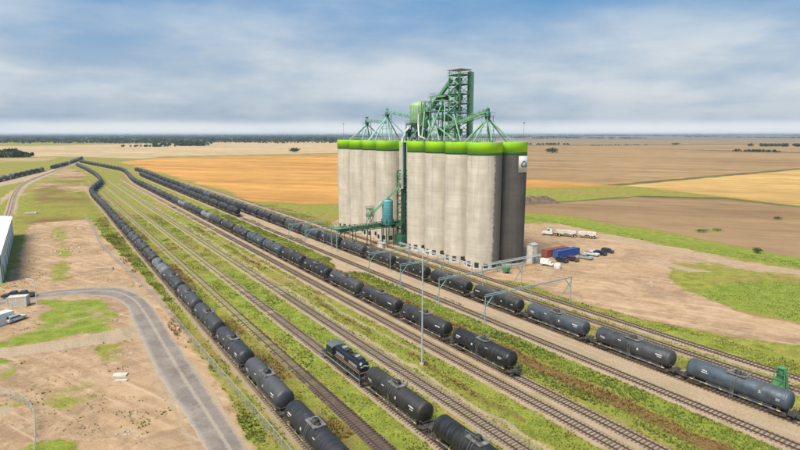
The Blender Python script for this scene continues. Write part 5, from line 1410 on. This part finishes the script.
rubble((54, 237), 34, (1.6, 7), 'scattered heap of pale broken concrete in the upper dirt lot', .9)
rubble((58, 252), 26, (2.0, 3.5), 'pale broken concrete nearer the road in the dirt lot', .9)
rubble((121, 434), 22, (1.3, .8), 'small grey stone heap near the bottom of the dirt lot', .5)
rubble((119, 356), 14, (1.2, .7), 'small stone heap on the grassy spot beside the road bend', .45)
rubble((655, 283), 12, (2.0, 1.5), 'low stone heap at the edge of the right-hand dirt yard', .6)
for px, d_, rz, lb in (((120, 375.5), (2.6, 1.4, .12), .1, 'pale blue sheet of board lying on the dirt lot'), ((121, 381), (2.2, .6, .1), .1, 'narrow pale board lying on the dirt below the blue sheet'), ((29, 213.5), (4.5, 1.6, .3), .4, 'left pale panel stack at the top of the dirt lot'), ((35, 213.0), (3.5, 1.6, .3), -.4, 'right pale panel stack at the top of the dirt lot'), ((105, 269.5), (5.5, 1.0, .35), .05, 'long pale concrete beam lying in the upper dirt lot')):
    o = MB().box((0, 0, d_[2] / 2 + .02), d_).box((.1, .08, d_[2] * 1.5 + .022), (d_[0] * .9, d_[1] * .92, d_[2] * .98), .05).build('board', M['rubble' if 'concrete' in lb else 'offwhite'])
    o.location = G(*px); o.rotation_euler = (0, 0, rz); tag(o, lb, 'board')


def foliage(cx, cy, cz, rx, ry, rz_, n, size, seed):
    """leaf clump faces through an ellipsoid"""
    r_ = np.random.default_rng(seed); d = r_.normal(size=(n, 3)); d /= np.linalg.norm(d, axis=1)[:, None]; d *= (r_.random(n) ** .4)[:, None]
    lump = 1 + .35 * np.sin(d[:, 0] * 5 + seed) * np.cos(d[:, 1] * 4 + 2 * d[:, 2] * 3 + seed)
    c = d * lump[:, None] * np.array((rx, ry, rz_)) + np.array((cx, cy, cz)); c[:, 2] = np.maximum(c[:, 2], size * .4)
    return tris_at(c, size, r_)


def tris_at(c, size, r_):
    n = len(c); a = r_.normal(size=(n, 3)); b = r_.normal(size=(n, 3)); sz = (np.asarray(size) * r_.uniform(.6, 1.4, n))[:, None]
    a /= np.linalg.norm(a, axis=1)[:, None]; b -= (a * b).sum(1)[:, None] * a; b /= np.linalg.norm(b, axis=1)[:, None]
    return np.stack([c - a * sz - b * sz * .5, c + a * sz - b * sz * .5, c + a * sz * .6 + b * sz, c - a * sz * .6 + b * sz], 1).reshape(-1, 3)


def quads(name, V, mat, parent=None):
    me = bpy.data.meshes.new(name); n = len(V) // 4
    me.vertices.add(len(V)); me.vertices.foreach_set('co', V.astype(np.float32).ravel()); me.loops.add(n * 4); me.loops.foreach_set('vertex_index', np.arange(n * 4, dtype=np.int32))
    me.polygons.add(n); me.polygons.foreach_set('loop_start', np.arange(n, dtype=np.int32) * 4); me.polygons.foreach_set('loop_total', np.full(n, 4, np.int32)); me.update(); me.validate()
    me.materials.append(mat); return link(name, me, parent)


def bush(px, rx, h, label, n=500, name='tree', cat='tree'):
    o = G(*px); t = thing(name, label, cat, o); sd_ = int(px[0] * 7 + px[1])
    q = [foliage(random.uniform(-.4, .4) * rx, random.uniform(-.4, .4) * rx, h * random.uniform(.45, .7), rx * .62, rx * .62, h * .36, n // 4, h * .07, sd_ + k) for k in range(4)]
    quads('crown', np.concatenate(q), M['treeleaf'], t)
    tr = MB().tube((0, 0, 0), (.1, 0, h * .5), h * .035, h * .02, 7)
    for k in range(4): a = k * 1.6; tr.tube((0, 0, h * .25), (rx * .5 * math.cos(a), rx * .5 * math.sin(a), h * .6), h * .018, h * .008, 5)
    tr.build('trunk', M['bark'], t)


bush((294.5, 152.5), 16, 12, 'lone round dark tree clump in the pale stubble beyond the orange field', 900)
bush((553, 153), 18, 12, 'dark bushy clump in the brown field right of the silo top', 900)
bush((703, 232.5), 3.6, 1.7, 'low dark bush in the brown field above the green verge', 400, 'bush', 'bush')
bush((716, 231), 3.8, 1.3, 'low green bush beside the dark one in the brown field', 400, 'bush', 'bush')
bush((779, 219.5), 3.6, 1.6, 'lone low dark bush in the brown field at the right edge', 400, 'bush', 'bush')
bush((675, 145.5), 22, 11, 'small dark clump standing alone in the far right field', 500)
bush((758, 253), 2.4, 2.0, 'small bush growing on the green verge of the dirt road', 300, 'bush', 'bush')
bush((512, 148), 18, 9, 'far bush just behind the dark silo top', 300)

# earth and brush pile beyond the yard
ep = MB(); nx_, ny_ = 46, 14; e0 = G(526, 204); e1 = G(561, 203)
ax = (e1 - e0).normalized(); ay = Vector((-ax.y, ax.x, 0)); Le = (e1 - e0).length + 18
for i in range(nx_):
    for j in range(ny_):
        f, g_ = i / (nx_ - 1), j / (ny_ - 1); env = math.sin(math.pi * f) ** .5 * math.sin(math.pi * g_) ** .8
        p = e0 - ax * 18 + ax * (Le * f) + ay * (16 * g_ - 2); hN = float(vnoise(np.array([p.x]), np.array([p.y]), 3.2, 4)[0]) * .7 + float(vnoise(np.array([p.x]), np.array([p.y]), 1.2, 8)[0]) * .3
        ep.v.append((p.x, p.y, env * (1.4 + 5.2 * hN) - .1))
for i in range(nx_ - 1):
    for j in range(ny_ - 1): a = i * ny_ + j; ep.f.append((a, a + ny_, a + ny_ + 1, a + 1)); ep.sm.append(False)
tag(ep.build('earth_pile', M['earthpile']), 'long dark heap of earth and brush beside the silos', 'earth pile')

# ------------------------------------------------------------------ woods and shelter belts far away
def wood(name, label, spots, size_k=1.0, mat=None, per=26):
    """one mass of crowns: spots are (x, y, height, radius)"""
    s_ = np.array(spots); n = len(s_); c = np.repeat(s_, per, 0); d = rng.normal(size=(n * per, 3)); d /= np.linalg.norm(d, axis=1)[:, None]; d *= rng.random((n * per, 1)) ** .35
    ctr = np.stack([c[:, 0] + d[:, 0] * c[:, 3], c[:, 1] + d[:, 1] * c[:, 3], c[:, 2] * .55 + d[:, 2] * c[:, 2] * .48], 1)
    tag(quads(name, tris_at(ctr, c[:, 2] * .2 * size_k, rng), mat or M['treeleaf']), label, kind='stuff')


def row_spots(pa, pb, n, h, spread, r=None):
    a, b = G(*pa), G(*pb); out = []
    for k in range(n):
        p = a.lerp(b, random.random()); hh = h * random.uniform(.55, 1.15); out.append((p.x + random.gauss(0, spread * .5), p.y + abs(random.gauss(0, spread)), hh, (r or h * .5) * random.uniform(.7, 1.2)))
    return out


wood('shelter_belt', 'dense dark green shelter belt of trees beyond the pale stubble', row_spots((177, 146), (208, 146), 40, 15, 12) + row_spots((178, 144), (206, 144), 30, 16, 25))
wood('tree_row', 'ragged low row of trees at the left of the shelter belt', row_spots((120, 147), (178, 147), 30, 8, 10) + row_spots((150, 146), (180, 145.5), 22, 12, 10))
wood('grove', 'dark grove at the left edge beyond the far left track', row_spots((-60, 158), (23, 157.5), 110, 10, 16) + row_spots((-60, 156), (12, 155), 90, 12, 20), per=34)
wood('hedge_row', 'thin dark hedge row across the far right fields', row_spots((735, 151.5), (785, 152.5), 50, 6, 6) + row_spots((590, 146), (650, 145.3), 30, 5, 8) + row_spots((755, 146.5), (815, 146.8), 70, 11, 20) + row_spots((530, 145), (570, 144.8), 40, 8, 10))
sp_ = []
for k in range(4600):                                        # woodland towards the left horizon
    y = random.uniform(2600, 16000); x = random.uniform(-1.0, -.04) * y
    if vnoise(np.array([x]), np.array([y]), 900, 31)[0] > .33: sp_.append((x, y, random.uniform(9, 17), random.uniform(30, 75)))
for k in range(2400):
    y = random.uniform(5200, 17000); x = random.uniform(.02, 1.0) * y
    if vnoise(np.array([x]), np.array([y]), 1100, 37)[0] > .56: sp_.append((x, y, random.uniform(8, 15), random.uniform(25, 70)))
for dist, n in ((17000, 700), (21000, 700)):
    for k in range(n): sp_.append((random.uniform(-1.0, 1.0) * dist, dist * random.uniform(.97, 1.03), random.uniform(16, 34), random.uniform(60, 160)))
wood('far_wood', 'hazy blue-green woodland along the horizon', sp_, 1.6, M['farleaf'], 26)


# ------------------------------------------------------------------ grass and weeds between the tracks
def scatter(n, s0, s1, w0, w1, keep, h, mat, name, label, blades=4, width=.35):
    s = s0 + (s1 - s0) * rng.random(n) ** 1.35; w = rng.uniform(w0, w1, n); X, Y = w * NX + s * DX, w * NY + s * DY
    k = keep(X, Y, s, w); X, Y = X[k], Y[k]; m_ = len(X); hh = h * rng.uniform(.5, 1.3, m_) * (.55 + .9 * vnoise(X, Y, 5, 41))
    out = []
    for b in range(blades):
        a = rng.uniform(0, 2 * math.pi, m_); lean = rng.uniform(.15, .8, m_) * hh; dx_, dy_ = np.cos(a), np.sin(a); px, py = -dy_, dx_; ww = width * hh
        bx, by = X + dx_ * .1 * hh, Y + dy_ * .1 * hh; z0 = np.zeros(m_)
        out.append(np.stack([np.stack([bx - px * ww, by - py * ww, z0], 1), np.stack([bx + px * ww, by + py * ww, z0], 1),
                             np.stack([bx + dx_ * lean + px * ww * .5, by + dy_ * lean + py * ww * .5, hh], 1), np.stack([bx + dx_ * lean - px * ww * .5, by + dy_ * lean - py * ww * .5, hh * .9], 1)], 1).reshape(-1, 3))
    tag(quads(name, np.concatenate(out), mat), label, kind='stuff')


TW = np.array([W10, W9, W8, W7, W6, W5, W1, W2, W3, W4])
def clear(w, d=1.9): return np.min(np.abs(w[:, None] - TW[None]), 1) > d


def keep_grass(X, Y, s, w): d_, p_, l_, r_ = masks(X, Y); return clear(w, 1.7) & (d_ < .5) & (p_ < .5) & (vnoise(X, Y, 4, 51) > .3) & (on_road(X, Y) < -.5)
def keep_dry(X, Y, s, w): d_, p_, l_, r_ = masks(X, Y); return clear(w) & (r_ > .42) & (on_road(X, Y) < -.5)
def keep_lush(X, Y, s, w): d_, p_, l_, r_ = masks(X, Y); return clear(w) & (l_ > .4) & (d_ < .4) & (on_road(X, Y) < -.5)
def keep_dirt(X, Y, s, w): d_, p_, l_, r_ = masks(X, Y); return (d_ > .5) & (p_ < .3) & (vnoise(X, Y, 7, 61) > .6) & (vnoise(X, Y, 1.5, 62) > .5) & (on_road(X, Y) < -.8)


def keep_lush2(X, Y, s, w): return keep_lush(X, Y, s, w) & ((w > 72) | (w < 27))
scatter(120000, 25, 330, 18, 122, keep_grass, .24, M['grassleaf'], 'grass', 'yellow-green rough grass between the railway tracks', 3, .3)
scatter(60000, 20, 300, 18, 86, keep_dry, .42, M['dryleaf'], 'dry_weeds', 'rusty brown dry weeds in strips between the tracks', 5, .13)
scatter(90000, 20, 300, 18, 90, keep_lush2, .30, M['weedleaf'], 'green_weeds', 'green tall weeds in strips between the tracks', 5, .16)
scatter(38000, 60, 330, -110, 22, keep_dirt, .2, M['grassleaf'], 'dirt_lot_tufts', 'sparse olive grass tufts over the dirt lot on the left', 3, .4)
scatter(36000, 20, 250, 118, 220, keep_lush, .2, M['weedleaf'], 'verge_weeds', 'green weeds on the verges right of the silos', 4, .2)

# ------------------------------------------------------------------ the air
hz = MB().box((0, 18000, 34.5), (640000, 36800, 71)).build('haze')
hm = bpy.data.materials.new('haze'); hm.use_nodes = True; nt = hm.node_tree; nt.nodes.clear()
pv = N(nt, 'ShaderNodeVolumePrincipled', {'Color': (.74, .87, .98, 1), 'Density': HAZE, 'Anisotropy': .2}); N(nt, 'ShaderNodeOutputMaterial', {'Volume': pv.outputs[0]})
hz.data.materials.append(hm); tag(hz, 'thin pale blue haze over the prairie', kind='stuff')
